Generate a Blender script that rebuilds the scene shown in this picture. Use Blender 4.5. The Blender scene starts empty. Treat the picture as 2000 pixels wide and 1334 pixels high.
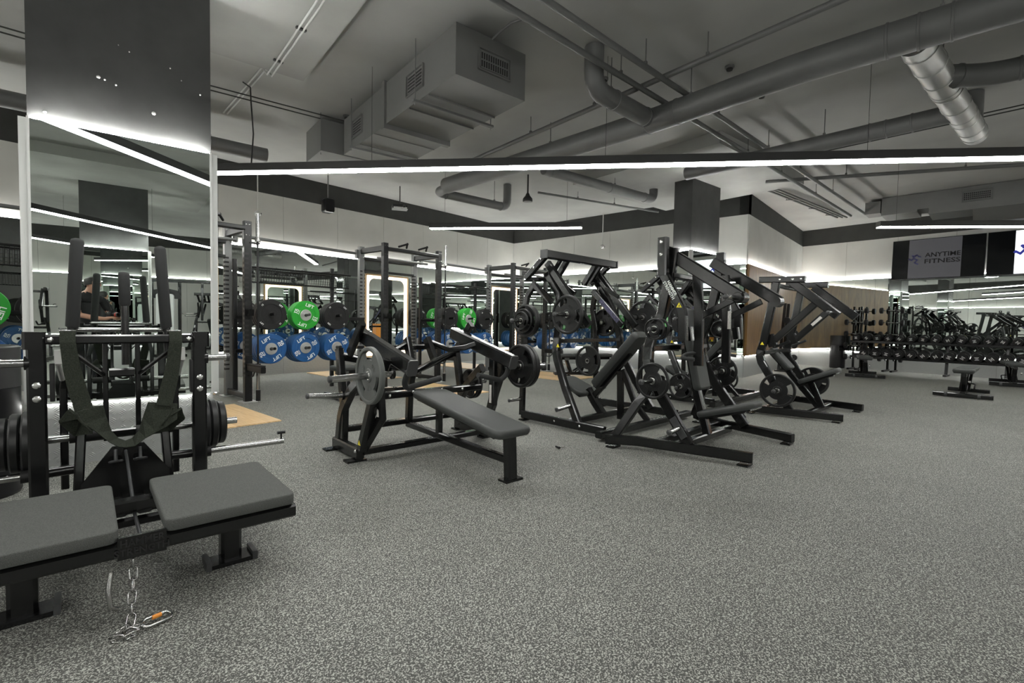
import bpy, math, random
from mathutils import Vector as V, Matrix
random.seed(7)
S = bpy.context.scene
COL = S.collection
R = math.radians

# ---------------------------------------------------------------- camera
cam_d = bpy.data.cameras.new('camera_view'); cam = bpy.data.objects.new('camera_view', cam_d); COL.objects.link(cam)
cam_d.sensor_fit = 'HORIZONTAL'; cam_d.sensor_width = 36.0; cam_d.lens = 36.0*941.45/2000.0
cam_d.clip_start = .05; cam_d.clip_end = 100
yaw, pit, rol = R(41.49), R(-2.333), R(1.023)
fwd = V((math.cos(yaw)*math.cos(pit), math.sin(yaw)*math.cos(pit), math.sin(pit)))
r0 = V((math.sin(yaw), -math.cos(yaw), 0)); u0 = r0.cross(fwd)
rt = r0*math.cos(rol)+u0*math.sin(rol); up = -r0*math.sin(rol)+u0*math.cos(rol)
m4 = Matrix((rt, up, -fwd)).transposed().to_4x4(); m4.translation = V((0, 0, 1.22))
cam.matrix_world = m4
S.camera = cam
# ---------------------------------------------------------------- world, exposure
w = bpy.data.worlds.new('world'); S.world = w; w.use_nodes = True
w.node_tree.nodes['Background'].inputs[0].default_value = (.02, .02, .02, 1)
w.node_tree.nodes['Background'].inputs[1].default_value = 0.3
S.view_settings.view_transform = 'Standard'; S.view_settings.look = 'None'
S.view_settings.gamma = 1; S.view_settings.use_curve_mapping = False
S.view_settings.exposure = 0.22
LED_PEND, LED_COVE, LED_KICK, LED_COL = 46.0, 140.0, 48.0, 420.0

# ---------------------------------------------------------------- materials
MATS = {}
def nodes_of(m):
    m.use_nodes = True
    nt = m.node_tree
    return nt, nt.nodes['Principled BSDF']
def mat(name, col, rough=.5, metal=0., spec=.5, emit=0., var=0., vscale=8., bump=0., bscale=60., rvar=0.):
    m = bpy.data.materials.new(name); nt, b = nodes_of(m)
    c = (col, col, col, 1) if isinstance(col, (int, float)) else (*col, 1)
    b.inputs['Base Color'].default_value = c; b.inputs['Roughness'].default_value = rough
    b.inputs['Metallic'].default_value = metal; b.inputs['Specular IOR Level'].default_value = spec
    if emit:
        b.inputs['Emission Color'].default_value = c; b.inputs['Emission Strength'].default_value = emit
    if var or bump or rvar:
        tc = nt.nodes.new('ShaderNodeTexCoord')
    if var or rvar:
        n = nt.nodes.new('ShaderNodeTexNoise'); n.inputs['Scale'].default_value = vscale; n.inputs['Detail'].default_value = 5
        nt.links.new(tc.outputs['Object'], n.inputs['Vector'])
    if var:
        mr = nt.nodes.new('ShaderNodeMapRange'); mr.inputs['From Min'].default_value = .3; mr.inputs['From Max'].default_value = .7
        mr.inputs['To Min'].default_value = 1-var; mr.inputs['To Max'].default_value = 1+var
        nt.links.new(n.outputs['Fac'], mr.inputs['Value'])
        mx = nt.nodes.new('ShaderNodeMix'); mx.data_type = 'RGBA'; mx.blend_type = 'MULTIPLY'; mx.inputs['Factor'].default_value = 1
        mx.inputs['A'].default_value = c; nt.links.new(mr.outputs['Result'], mx.inputs['B']); nt.links.new(mx.outputs['Result'], b.inputs['Base Color'])
    if rvar:
        mr = nt.nodes.new('ShaderNodeMapRange'); mr.inputs['To Min'].default_value = max(0, rough-rvar); mr.inputs['To Max'].default_value = rough+rvar
        nt.links.new(n.outputs['Fac'], mr.inputs['Value']); nt.links.new(mr.outputs['Result'], b.inputs['Roughness'])
    if bump:
        n2 = nt.nodes.new('ShaderNodeTexNoise'); n2.inputs['Scale'].default_value = bscale; n2.inputs['Detail'].default_value = 3
        nt.links.new(tc.outputs['Object'], n2.inputs['Vector'])
        bp = nt.nodes.new('ShaderNodeBump'); bp.inputs['Strength'].default_value = bump; bp.inputs['Distance'].default_value = .01
        nt.links.new(n2.outputs['Fac'], bp.inputs['Height']); nt.links.new(bp.outputs['Normal'], b.inputs['Normal'])
    MATS[name] = m; return m

mat('steel', (.005, .0052, .0052), .2, 0, .5, rvar=.08, vscale=5)
mat('steel_grey', (.04, .041, .042), .38, 0, .5)
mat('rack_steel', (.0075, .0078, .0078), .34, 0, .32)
mat('rack_silver_lit', (.16, .165, .16), .4, .2)  # silver of the tubes; on rear uprights it stands for kick light
mat('pad', (.04, .043, .041), .5, 0, .35, bump=.08, bscale=220)
mat('grip_pad', (.075, .078, .073), .85, 0, .3, var=.35, vscale=300, bump=.4, bscale=350)
mat('foam', (.03, .031, .031), .8, 0, .3)
mat('chrome', (.42, .42, .41), .2, 1)
mat('bolt', (.7, .7, .68), .25, 1)
mat('iron', (.008, .0083, .0083), .42, 0, .35)
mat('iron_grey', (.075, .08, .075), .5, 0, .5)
mat('rubber_black', (.011, .011, .011), .55, 0, .35)
mat('green', (.014, .31, .022), .45)
mat('blue', (.009, .078, .235), .45)
mat('hub', (.66, .66, .64), .34, .75)
mat('print_white', (.85, .86, .84), .5)
mat('print_dim', (.05, .05, .052), .3)
mat('strap', (.026, .030, .022), .9, 0, .2, var=.4, vscale=160, bump=.6, bscale=260)
mat('wall_white', (.56, .56, .53), .6, var=.06, vscale=1.5)
mat('wall_dark', (.028, .029, .027), .7, var=.15, vscale=3, bump=.05, bscale=30)
mat('column_dark', (.036, .037, .036), .55, var=.2, vscale=4, bump=.15, bscale=12)
mat('ceiling', (.34, .342, .328), .8, var=.14, vscale=.7, bump=.08, bscale=6)
mat('ceiling_drop', (.30, .302, .288), .8, var=.12, vscale=1.2, bump=.08, bscale=8)
mat('duct', (.14, .142, .14), .5, .2, var=.08, vscale=3)
mat('duct_silver', (.42, .425, .41), .35, .7)
mat('ac_box', (.135, .137, .132), .55, .1, var=.05, vscale=3)
mat('grille_dark', (.012, .012, .012), .7)
mat('trim_white', (.55, .56, .54), .4)
mat('mirror', (.80, .86, .82), .0, 1)
mat('black_plastic', (.006, .006, .007), .3, 0, .4)
mat('lamp_black', (.02, .02, .02), .45)
mat('led', (1, 1, .97), emit=LED_PEND)
mat('led_cove', (1, .995, .96), emit=LED_COVE)
mat('led_column', (1, .995, .96), emit=LED_COL)
mat('led_colkick', (1, .995, .96), emit=20.0)
mat('led_kick', (1, .995, .96), emit=LED_KICK)
mat('led_warm', (1, .80, .62), emit=1.7)
mat('screen_black', (.004, .005, .006), .12)
mat('screen_dim', (.06, .06, .065), .15, emit=.6)
mat('screen_white', (.93, .96, 1.0), .2, emit=1.0)
mat('logo_blue', (.05, .06, .45), .4, emit=.25)
mat('logo_blue_dim', (.03, .03, .12), .4)
mat('yellow', (.75, .62, .02), .5)
mat('sticker', (.62, .60, .56), .5, var=.25, vscale=90)
mat('sticker_purple', (.045, .043, .085), .5, var=.95, vscale=60)
mat('skin', (.42, .22, .15), .55)
mat('hair', (.012, .010, .009), .6)
mat('shirt', (.008, .008, .009), .85)
mat('trousers', (.012, .013, .016), .85)
mat('lens_red', (.35, .02, .01), .4)
mat('cabinet_white', (.62, .63, .62), .5)
mat('orange', (.75, .28, .04), .5)
mat('concrete_patch', (.45, .45, .43), .9)

def mat_floor():
    m = bpy.data.materials.new('rubber_floor'); nt, b = nodes_of(m); L = nt.links.new
    tc = nt.nodes.new('ShaderNodeTexCoord')
    n1 = nt.nodes.new('ShaderNodeTexNoise'); n1.inputs['Scale'].default_value = 150; n1.inputs['Detail'].default_value = 3; n1.inputs['Roughness'].default_value = .65
    n1.inputs['Distortion'].default_value = .6
    v = nt.nodes.new('ShaderNodeTexVoronoi'); v.inputs['Scale'].default_value = 190; v.feature = 'F1'
    L(tc.outputs['Object'], n1.inputs['Vector']); L(tc.outputs['Object'], v.inputs['Vector'])
    ad = nt.nodes.new('ShaderNodeMath'); ad.operation = 'MULTIPLY_ADD'
    sp = nt.nodes.new('ShaderNodeSeparateColor'); L(v.outputs['Color'], sp.inputs['Color'])
    L(sp.outputs['Red'], ad.inputs[0]); ad.inputs[1].default_value = .16; L(n1.outputs['Fac'], ad.inputs[2])
    cr = nt.nodes.new('ShaderNodeValToRGB'); e = cr.color_ramp.elements
    e[0].position = .59; e[0].color = (.046, .047, .042, 1); e[1].position = .67; e[1].color = (.40, .405, .365, 1)
    L(ad.outputs[0], cr.inputs['Fac'])
    n2 = nt.nodes.new('ShaderNodeTexNoise'); n2.inputs['Scale'].default_value = 1.3; n2.inputs['Detail'].default_value = 3
    L(tc.outputs['Object'], n2.inputs['Vector'])
    mr = nt.nodes.new('ShaderNodeMapRange'); mr.inputs['To Min'].default_value = .82; mr.inputs['To Max'].default_value = 1.18; L(n2.outputs['Fac'], mr.inputs['Value'])
    mx = nt.nodes.new('ShaderNodeMix'); mx.data_type = 'RGBA'; mx.blend_type = 'MULTIPLY'; mx.inputs['Factor'].default_value = 1
    L(cr.outputs['Color'], mx.inputs['A']); L(mr.outputs['Result'], mx.inputs['B']); L(mx.outputs['Result'], b.inputs['Base Color'])
    b.inputs['Roughness'].default_value = .62; b.inputs['Specular IOR Level'].default_value = .35
    bp = nt.nodes.new('ShaderNodeBump'); bp.inputs['Strength'].default_value = .25; bp.inputs['Distance'].default_value = .003
    L(n1.outputs['Fac'], bp.inputs['Height']); L(bp.outputs['Normal'], b.inputs['Normal'])
    MATS['floor'] = m
mat_floor()
def mat_wood(name, c1, c2, scale, stretch, rough=.4, ang=0):
    m = bpy.data.materials.new(name); nt, b = nodes_of(m); L = nt.links.new
    tc = nt.nodes.new('ShaderNodeTexCoord'); mp = nt.nodes.new('ShaderNodeMapping'); mp.inputs['Scale'].default_value = stretch
    L(tc.outputs['Object'], mp.inputs['Vector'])
    n = nt.nodes.new('ShaderNodeTexNoise'); n.inputs['Scale'].default_value = scale; n.inputs['Detail'].default_value = 6; n.inputs['Distortion'].default_value = 1.2
    L(mp.outputs['Vector'], n.inputs['Vector'])
    oi = nt.nodes.new('ShaderNodeObjectInfo')
    cr = nt.nodes.new('ShaderNodeValToRGB'); e = cr.color_ramp.elements; e[0].position = .32; e[0].color = (*c1, 1); e[1].position = .68; e[1].color = (*c2, 1)
    L(n.outputs['Fac'], cr.inputs['Fac'])
    mr = nt.nodes.new('ShaderNodeMapRange'); mr.inputs['To Min'].default_value = .85; mr.inputs['To Max'].default_value = 1.12; L(oi.outputs['Random'], mr.inputs['Value'])
    mx = nt.nodes.new('ShaderNodeMix'); mx.data_type = 'RGBA'; mx.blend_type = 'MULTIPLY'; mx.inputs['Factor'].default_value = 1
    L(cr.outputs['Color'], mx.inputs['A']); L(mr.outputs['Result'], mx.inputs['B']); L(mx.outputs['Result'], b.inputs['Base Color'])
    b.inputs['Roughness'].default_value = rough; MATS[name] = m
mat_wood('oak', (.60, .39, .18), (.76, .54, .29), 3, (12, 1, 1), .35)
mat_wood('wood_panel', (.145, .070, .013), (.25, .130, .030), 2.2, (2.5, 2.5, .55), .45)
def mat_tread():
    m = bpy.data.materials.new('tread'); nt, b = nodes_of(m); L = nt.links.new
    b.inputs['Base Color'].default_value = (.40, .41, .40, 1); b.inputs['Metallic'].default_value = .55; b.inputs['Roughness'].default_value = .45
    tc = nt.nodes.new('ShaderNodeTexCoord'); mp = nt.nodes.new('ShaderNodeMapping'); mp.inputs['Rotation'].default_value = (R(45), R(45), R(45)); L(tc.outputs['Object'], mp.inputs['Vector'])
    ck = nt.nodes.new('ShaderNodeTexChecker'); ck.inputs['Scale'].default_value = 34; L(mp.outputs['Vector'], ck.inputs['Vector'])
    bp = nt.nodes.new('ShaderNodeBump'); bp.inputs['Strength'].default_value = .5; bp.inputs['Distance'].default_value = .004
    L(ck.outputs['Fac'], bp.inputs['Height']); L(bp.outputs['Normal'], b.inputs['Normal']); MATS['tread'] = m
mat_tread()
mat('tread_flat', (.34, .35, .34), .45, .3)

# ---------------------------------------------------------------- mesh helpers
def ortho(t, side=None):
    t = t.normalized()
    if side is None: side = V((1, 0, 0))
    side = V(side)
    if abs(t.dot(side.normalized())) > .95:
        side = V((0, 0, 1)) if abs(t.z) < .9 else V((0, 1, 0))
    s = (side - t*side.dot(t)).normalized()
    return s, t.cross(s)
class MB:
    def __init__(self): self.v = []; self.f = []; self.s = []
    def add(self, vs, fs, smooth=False):
        o = len(self.v); self.v += [tuple(p) for p in vs]
        for f in fs: self.f.append([i+o for i in f]); self.s.append(smooth)
    def box(self, c, s, rz=0., m=None):
        c = V(c); hx, hy, hz = s[0]/2, s[1]/2, s[2]/2
        ch = min(.004, hx*.4, hy*.4, hz*.4)
        M3 = m if m is not None else Matrix.Rotation(rz, 3, 'Z')
        vs = []
        for z in (-1, 1):
            for (a, b) in ((-1, -1), (1, -1), (1, 1), (-1, 1)):
                vs.append(c + M3 @ V((a*hx, b*hy, z*hz)))
        self.add(vs, [(0, 3, 2, 1), (4, 5, 6, 7), (0, 1, 5, 4), (1, 2, 6, 5), (2, 3, 7, 6), (3, 0, 4, 7)])
    def sweep(self, pts, w, d, side=None, ch=None):
        pts = [V(p) for p in pts]
        if ch is None: ch = min(w, d)*.16
        a, b = w/2, d/2
        prof = [(-a+ch, -b), (a-ch, -b), (a, -b+ch), (a, b-ch), (a-ch, b), (-a+ch, b), (-a, b-ch), (-a, -b+ch)]
        n = len(pts); rings = []
        for i, p in enumerate(pts):
            if i == 0: t = (pts[1]-p).normalized(); k = 1
            elif i == n-1: t = (p-pts[i-1]).normalized(); k = 1
            else:
                t1 = (p-pts[i-1]).normalized(); t2 = (pts[i+1]-p).normalized(); t = (t1+t2).normalized(); k = 1/max(.5, t.dot(t1))
            s, nn = ortho(t, side)
            if side is None and i > 0 and s.dot(ls) < 0: s = -s; nn = -nn
            ls = s
            rings.append([p + s*x + nn*y*k for x, y in prof])
        vs = [q for r_ in rings for q in r_]; fs = []
        for i in range(n-1):
            for j in range(8):
                k2 = (j+1) % 8
                fs.append((i*8+j, i*8+k2, (i+1)*8+k2, (i+1)*8+j))
        fs.append(tuple(range(7, -1, -1))); fs.append(tuple(range((n-1)*8, n*8)))
        self.add(vs, fs)
    def tube(self, pts, r, seg=12, cap=True):
        pts = [V(p) for p in pts]; n = len(pts); vs = []; ls = None
        rs = r if isinstance(r, (list, tuple)) else [r]*n
        for i, p in enumerate(pts):
            t = (pts[min(i+1, n-1)]-pts[max(i-1, 0)]).normalized()
            if ls is None: s, nn = ortho(t, (0, 0, 1) if abs(t.z) < .9 else (1, 0, 0))
            else:
                s = (ls - t*ls.dot(t)).normalized(); nn = t.cross(s)
            ls = s
            for j in range(seg):
                a = 2*math.pi*j/seg; vs.append(p + (s*math.cos(a)+nn*math.sin(a))*rs[i])
        fs = [(i*seg+j, i*seg+(j+1) % seg, (i+1)*seg+(j+1) % seg, (i+1)*seg+j) for i in range(n-1) for j in range(seg)]
        self.add(vs, fs, True)
        if cap:
            self.add(vs[:seg], [tuple(range(seg-1, -1, -1))]); self.add(vs[-seg:], [tuple(range(seg))])
    def lathe(self, o, axis, prof, seg=32, flat=False):
        o = V(o); t = V(axis).normalized(); s, nn = ortho(t, (0, 0, 1) if abs(t.z) < .9 else (1, 0, 0))
        for k in range(len(prof)-1):
            vs = []
            for (r_, h) in prof[k:k+2]:
                for j in range(seg):
                    a = 2*math.pi*j/seg; vs.append(o + t*h + (s*math.cos(a)+nn*math.sin(a))*r_)
            self.add(vs, [(j, (j+1) % seg, seg+(j+1) % seg, seg+j) for j in range(seg)], not flat)
    def prism(self, poly, o, ux, uy, th):
        o = V(o); ux = V(ux).normalized(); uy = V(uy).normalized(); un = ux.cross(uy); n = len(poly)
        a = [o + ux*x + uy*y for x, y in poly]; b = [p + un*th for p in a]
        self.add(a+b, [tuple(range(n-1, -1, -1)), tuple(range(n, 2*n))] + [(i, (i+1) % n, n+(i+1) % n, n+i) for i in range(n)])
    def pad(self, c, ux, uy, L, W, T, rc=.05, re=.018, taper=1.):
        # rounded cushion: length L along ux, width W along uy, top face at c (+n side)
        c = V(c); ux = V(ux).normalized(); uy = V(uy); uy = (uy-ux*uy.dot(ux)).normalized(); un = ux.cross(uy)
        if un.z < 0: un = -un
        def ring(ins, h):
            out = []
            for (sx, sy, a0) in ((1, 1, 0), (-1, 1, 90), (-1, -1, 180), (1, -1, 270)):
                tw = taper if sx < 0 else 1.
                r_ = max(.001, rc-ins); cx = (L/2-rc)*sx; cy = (W/2*tw-rc)*sy
                for k in range(5):
                    a = R(a0+22.5*k); out.append(c + ux*(cx+r_*math.cos(a)) + uy*(cy+r_*math.sin(a)) + un*h)
            return out
        st = [(.0+re*1.4, 0), (re*.45, -re*.22), (0, -re), (0, -T+re), (re*.5, -T)]
        rings = [ring(a, b) for a, b in st]; n = 20
        vs = [p for r_ in rings for p in r_]
        fs = [(i*n+j, (i+1)*n+j, (i+1)*n+(j+1) % n, i*n+(j+1) % n) for i in range(len(rings)-1) for j in range(n)]
        self.add(vs, fs, True); self.add(rings[0], [tuple(range(n))]); self.add(rings[-1], [tuple(range(n-1, -1, -1))])
    def bolt(self, p, axis, r=.011):
        self.lathe(p, axis, [(r, 0), (r, .004), (r*.6, .009), (.0005, .010)], 10)
    def mesh(self, name):
        me = bpy.data.meshes.new(name); me.from_pydata(self.v, [], self.f); me.update()
        me.polygons.foreach_set('use_smooth', self.s); return me
    def obj(self, name, m, parent=None):
        return link(name, self.mesh(name), m, parent)
def link(name, me, m, parent=None):
    if m is not None and not me.materials: me.materials.append(MATS[m])
    o = bpy.data.objects.new(name, me); COL.objects.link(o); o.parent = parent; return o
def tag(o, label, cat, group=None):
    o['label'] = label; o['category'] = cat
    if group: o['group'] = group
    return o
def thing(name, label, cat, loc=(0, 0, 0), rz=0., group=None):
    o = bpy.data.objects.new(name, None); COL.objects.link(o); o.empty_display_size = .1
    o.location = loc; o.rotation_euler = (0, 0, rz); return tag(o, label, cat, group)
def struct(o): o['kind'] = 'structure'; return o
def dup(src, parent=None, loc=None, rz=None, label=None, group=None):
    c = src.copy(); COL.objects.link(c); c.parent = parent
    if loc is not None: c.location = loc
    if rz is not None: c.rotation_euler = rz if isinstance(rz, tuple) else (0, 0, rz)
    if label: c['label'] = label
    if group: c['group'] = group
    for ch in list(src.children): dup(ch, c)
    return c
def part(name, m, parent, fn):
    b = MB(); fn(b); return b.obj(name, m, parent)
def bars(root, rows, m='steel'):
    # rows: (name, width, depth, points, mirror)
    out = []
    for name, w_, d_, pts, mir in rows:
        for sx in ((1, -1) if mir else (1,)):
            b = MB(); b.sweep([(p[0]*sx, p[1], p[2]) for p in pts], w_, d_); out.append(b.obj(name, m, root))
    return out
def text_mesh(s, size=.1, extrude=.001, bold=False, align='CENTER', squash=1.):
    c = bpy.data.curves.new('lettering', 'FONT'); c.body = s; c.size = size; c.extrude = extrude; c.align_x = align; c.align_y = 'CENTER'
    if bold: c.offset = size*.018
    c.resolution_u = 2
    o = bpy.data.objects.new('lettering', c); COL.objects.link(o)
    me = bpy.data.meshes.new_from_object(o); bpy.data.objects.remove(o); bpy.data.curves.remove(c)
    if squash != 1.:
        for v in me.vertices: v.co.x *= squash
    me.materials.clear()
    return me
def add_text(mb, s, size, M, extrude=.001, bold=False, squash=1.):
    me = text_mesh(s, size, extrude, bold, squash=squash)
    mb.add([M @ v.co for v in me.vertices], [tuple(p.vertices) for p in me.polygons]); bpy.data.meshes.remove(me)
def frame(o, ux, uy):
    ux = V(ux).normalized(); uy = V(uy); uy = (uy-ux*uy.dot(ux)).normalized(); uz = ux.cross(uy)
    m = Matrix((ux, uy, uz)).transposed().to_4x4(); m.translation = V(o); return m
def arc(c, r, a0, a1, n, ux, uy):
    c = V(c); ux = V(ux); uy = V(uy)
    return [c + ux*r*math.cos(R(a0+(a1-a0)*i/n)) + uy*r*math.sin(R(a0+(a1-a0)*i/n)) for i in range(n+1)]
# ================================================================ SETTING
G = R(-9.4); GX = V((math.cos(G), math.sin(G), 0)); GY = V((-math.sin(G), math.cos(G), 0))
CEIL = 4.32; COVE = 2.70; BAND = 3.82; KICK = .52
X0, X1, XC, Y0, YR, YA = -8.0, 12.1, 18.0, -12.5, 3.42, 10.7
WE, WN, WO = -GY, -GX, V((17.65, 1.33, 0))     # right wall: direction along it, inward normal, a point on it
def wallC(y): return (WO.x + (y-WO.y)*GY.x/GY.y, y)
b = MB(); b.box(((X0+XC)/2, (Y0+YA)/2, -.05), (XC-X0+.4, YA-Y0+.4, .1)); struct(b.obj('floor', 'floor'))
b = MB(); b.box(((X0+XC)/2, (Y0+YA)/2, CEIL+.1), (XC-X0+.4, YA-Y0+.4, .2)); ceil = struct(b.obj('ceiling', 'ceiling'))
def drop_panel(o, u0_, u1_, v0, v1, z=4.12):
    c = V(o) + GX*(u0_+u1_)/2 + GY*(v0+v1)/2
    b = MB(); b.box((c.x, c.y, (z+CEIL)/2), (u1_-u0_, v1-v0, CEIL-z), G); b.obj('drop_panel', 'ceiling_drop', ceil)
drop_panel((.99, 5.39, 0), -1.85, 1.68, -2.8, .85)
drop_panel((7.98, 2.73, 0), 0, 3.4, 0, 3.2)
drop_panel((-.7, -3.75, 0), -1.8, 1.8, -2.0, 2.0)

def led(name, label, pts, w_, h_, m, side=None):
    b = MB(); b.sweep(pts, w_, h_, side, ch=.001); return tag(b.obj(name, m), label, 'light')
def wall_run(name, p0, p1, n, what, mirror='mirror_pane', pw=1.25, mw=2.0, lit=True):
    p0 = V((*p0, 0)); p1 = V((*p1, 0)); n = V((*n, 0)); d = (p1-p0); L = d.length; d.normalize(); a = math.atan2(d.y, d.x)
    def slab(z0, z1, s0, s1, o0, o1):
        c = p0 + d*(s0+s1)/2 + n*(o0+o1)/2; b = MB(); b.box((c.x, c.y, (z0+z1)/2), (s1-s0, o1-o0, z1-z0), a); return b
    wl = struct(slab(0, CEIL, 0, L, -.2, 0).obj(name, 'wall_dark'))
    k = max(1, round(L/pw)); st = L/k
    for i in range(k): slab(COVE-.02, BAND, i*st+.003, (i+1)*st-.003, 0, .014).obj('wall_panel', 'wall_white', wl)
    k = max(1, round(L/mw)); st = L/k
    for i in range(k):
        if mirror == 'mirror_pane': slab(KICK, COVE-.03, i*st+.002, (i+1)*st-.002, .004, .06).obj('mirror_pane', 'mirror', wl)
        elif mirror == 'plain': slab(KICK, COVE-.03, i*st+.003, (i+1)*st-.003, .004, .06).obj('wall_board', 'wall_white', wl)
        else: slab(KICK, COVE-.03, i*st+.003, (i+1)*st-.003, .004, .06).obj('wood_board', 'wood_panel', wl)
    k = max(1, round(L/2.4)); st = L/k
    for i in range(k): slab(0, KICK-.02, i*st+.002, (i+1)*st-.002, .001, .008).obj('kick_plate', 'tread', wl)
    if lit:
        q0 = p0 + d*.05; q1 = p1 - d*.05
        led('cove_light', f'LED strip glowing upward along the top of {what}', [q0+n*.034+V((0, 0, COVE-.022)), q1+n*.034+V((0, 0, COVE-.022))], .012, .01, 'led_cove', n)
        led('kick_light', f'LED strip glowing down onto the tread plate below {what}', [q0+n*.034+V((0, 0, KICK-.008)), q1+n*.034+V((0, 0, KICK-.008))], .012, .008, 'led_kick', n)
    return wl
wall_run('wall_left', (X0, YA), (X1, YA), (0, -1), 'the mirrors behind the racks')
wall_run('wall_back', (X1, YR), (X1, YA), (-1, 0), 'the far corner mirrors')
wall_run('wall_recess', (X1, YR), wallC(YR), (0, -1), 'the wood panelled wall', mirror='wood_board', pw=.9, mw=1.35)
wall_run('wall_right', wallC(Y0), wallC(YR), (WN.x, WN.y), 'the mirrors behind the dumbbells', mw=1.98)
wall_run('wall_rear', (X0, Y0), (XC, Y0), (0, 1), 'the rear wall', mirror='plain')
wall_run('wall_side', (X0, Y0), (X0, YA), (1, 0), 'the side wall', mirror='plain')

def column(name, o, wid, dep, what, faces, tread=False):
    # o: left front corner, front face along GX, body behind along GY
    o = V((*o, 0)); c = o + GX*wid/2 + GY*dep/2
    b = MB(); b.box((c.x, c.y, (COVE+CEIL)/2), (wid, dep, CEIL-COVE), G); b.box((c.x, c.y, COVE/2), (wid-.04, dep-.04, COVE), G)
    col = struct(b.obj(name, 'column_dark'))
    for f in faces:
        p0, d, n, L = {'front': (o, GX, -GY, wid), 'left': (o+GY*dep, -GY, -GX, dep), 'back': (o+GX*wid+GY*dep, -GX, GY, wid), 'right': (o+GX*wid, GY, GX, dep)}[f]
        a = math.atan2(d.y, d.x)
        def slab(z0, z1, s0, s1, o0, o1, nm, m):
            q = p0 + d*(s0+s1)/2 + n*(o0+o1)/2; b = MB(); b.box((q.x, q.y, (z0+z1)/2), (s1-s0, o1-o0, z1-z0), a); return b.obj(nm, m, col)
        slab(KICK, COVE, .015, L-.015, -.015, .045, 'mirror_pane', 'mirror')
        for s in (0, L-.016): slab(KICK-.01, COVE+.012, s, s+.016, -.02, .05, 'mirror_trim', 'trim_white')
        slab(KICK-.012, KICK, 0, L, -.02, .052, 'mirror_trim', 'trim_white')
        slab(0, KICK-.02, .002, L-.002, -.019, .004, 'kick_plate', 'tread_flat' if tread and f == 'front' else 'tread')
        led('cove_light', f'LED strip washing up {what}, {f} side', [p0+d*.03+n*.026+V((0, 0, COVE+.006)), p0+d*(L-.03)+n*.026+V((0, 0, COVE+.006))], .012, .01, 'led_column', n)
        led('kick_light', f'LED strip lighting the tread plate of {what}, {f} side', [p0+d*.03+n*.03+V((0, 0, KICK-.018)), p0+d*(L-.03)+n*.03+V((0, 0, KICK-.018))], .012, .008, 'led_colkick', n)
    if tread:
        # five-bar tread lozenges as real relief on the visible front plate
        b = MB(); pit_ = .068; nx = int(wid/pit_); nz = int((KICK-.04)/pit_)
        for i in range(nx):
            for j in range(nz):
                c0 = o + GX*(.03+(i+.5)*pit_) - GY*.004 + V((0, 0, .02+(j+.5)*pit_)); s = 1 if (i+j) % 2 else -1
                ax = (GX*.8*s + V((0, 0, .6))).normalized(); bx = (GX*-.6*s + V((0, 0, .8))).normalized()
                for k in range(4):
                    q = c0 + bx*(k-1.5)*.0135; l = .029 - abs(k-1.5)*.004
                    b.add([q-ax*l, q+bx*.004, q+ax*l, q-bx*.004, q-GY*.007], [(0, 1, 4), (1, 2, 4), (2, 3, 4), (3, 0, 4)])
        t = b.obj('tread_relief', 'tread_flat', col); t['kind'] = 'stuff'
    return col
def wall_bits(col, pts):
    for p, s in pts:
        b = MB(); b.lathe(p, -GY, [(s, 0), (s*.8, .006), (s*.3, .01), (.001, .011)], 7); b.obj('plaster_scar', 'concrete_patch', col)
col1 = column('column_front', (.33, 5.27), 1.2, .45, 'the mirrored column beside the belt squat', ('front', 'left', 'right'), True)
wall_bits(col1, [(V((.33, 5.27, z)) + GX*u - GY*.001, s) for u, z, s in ((.42, 3.15, .014), (.46, 3.14, .008), (.53, 3.12, .008), (.78, 2.96, .016), (.10, 2.78, .012), (1.12, 3.22, .008), (.62, 3.42, .005), (.9, 3.38, .006), (.55, 3.45, .004), (.98, 3.3, .005))])
column('column_far', (9.537, 3.749), 1.08, .4, 'the far mirrored column', ('front', 'left', 'right'))
# the column opposite, seen in the first one's mirror: its mirrored face looks back along GY
column('column_rear', (-1.34, -4.0), 1.2, .45, 'the column behind the camera', ('front', 'back', 'left', 'right'))

# ================================================================ PENDANT LAMPS
PD = V((math.cos(R(-55)), math.sin(R(-55)), 0))
def pendant(p, length, label):
    p = V(p); t = thing('linear_pendant', label, 'pendant light', p, R(-55), 'linear pendant lights')
    part('housing', 'lamp_black', t, lambda b: b.sweep([(0, 0, .058), (length, 0, .058)], .135, .095, (0, 1, 0), ch=.004))
    part('diffuser', 'led', t, lambda b: b.sweep([(.01, 0, .006), (length-.01, 0, .006)], .118, .022, (0, 1, 0), ch=.003))
    n = max(2, round(length/2.2))
    for i in range(n):
        x = .3 + (length-.6)*i/(n-1); part('cable', 'lamp_black', t, lambda b: b.tube([(x, 0, .10), (x, 0, CEIL-p.z)], .0025, 6))
    return t
P1 = pendant((1.55, 7.92, 3.06), 12.0, 'longest black linear pendant, glowing white, spanning the whole view')
pendant((6.206, 7.742, 3.06), 3.03, 'short linear pendant hanging before the far room corner')
pendant((11.05, .908, 3.06), 3.4, 'linear pendant hanging in front of the wall screens')
pendant((.05, 4.15, 3.06), 3.5, 'linear pendant overhead, seen crossing the top of the column mirror')
pendant((-3.6, 1.6, 3.06), 9.6, 'linear pendant behind the camera, first of the mirrored pair')
pendant((-5.2, -2.2, 3.06), 8.0, 'linear pendant behind the camera, farther of the mirrored pair')
pendant((9.6, -4.2, 3.06), 6.0, 'linear pendant over the floor opposite the dumbbell wall')
pendant((-6.5, 7.5, 3.06), 6.0, 'linear pendant over the racks left of the column')

part('feed_cable', 'lamp_black', P1, lambda b: b.tube([(1.55, 0, .1), (1.56, .03, .5), (1.55, .0, .9), (1.5, .06, 1.1), (1.3, .2, 1.24)], .009, 8))
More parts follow.
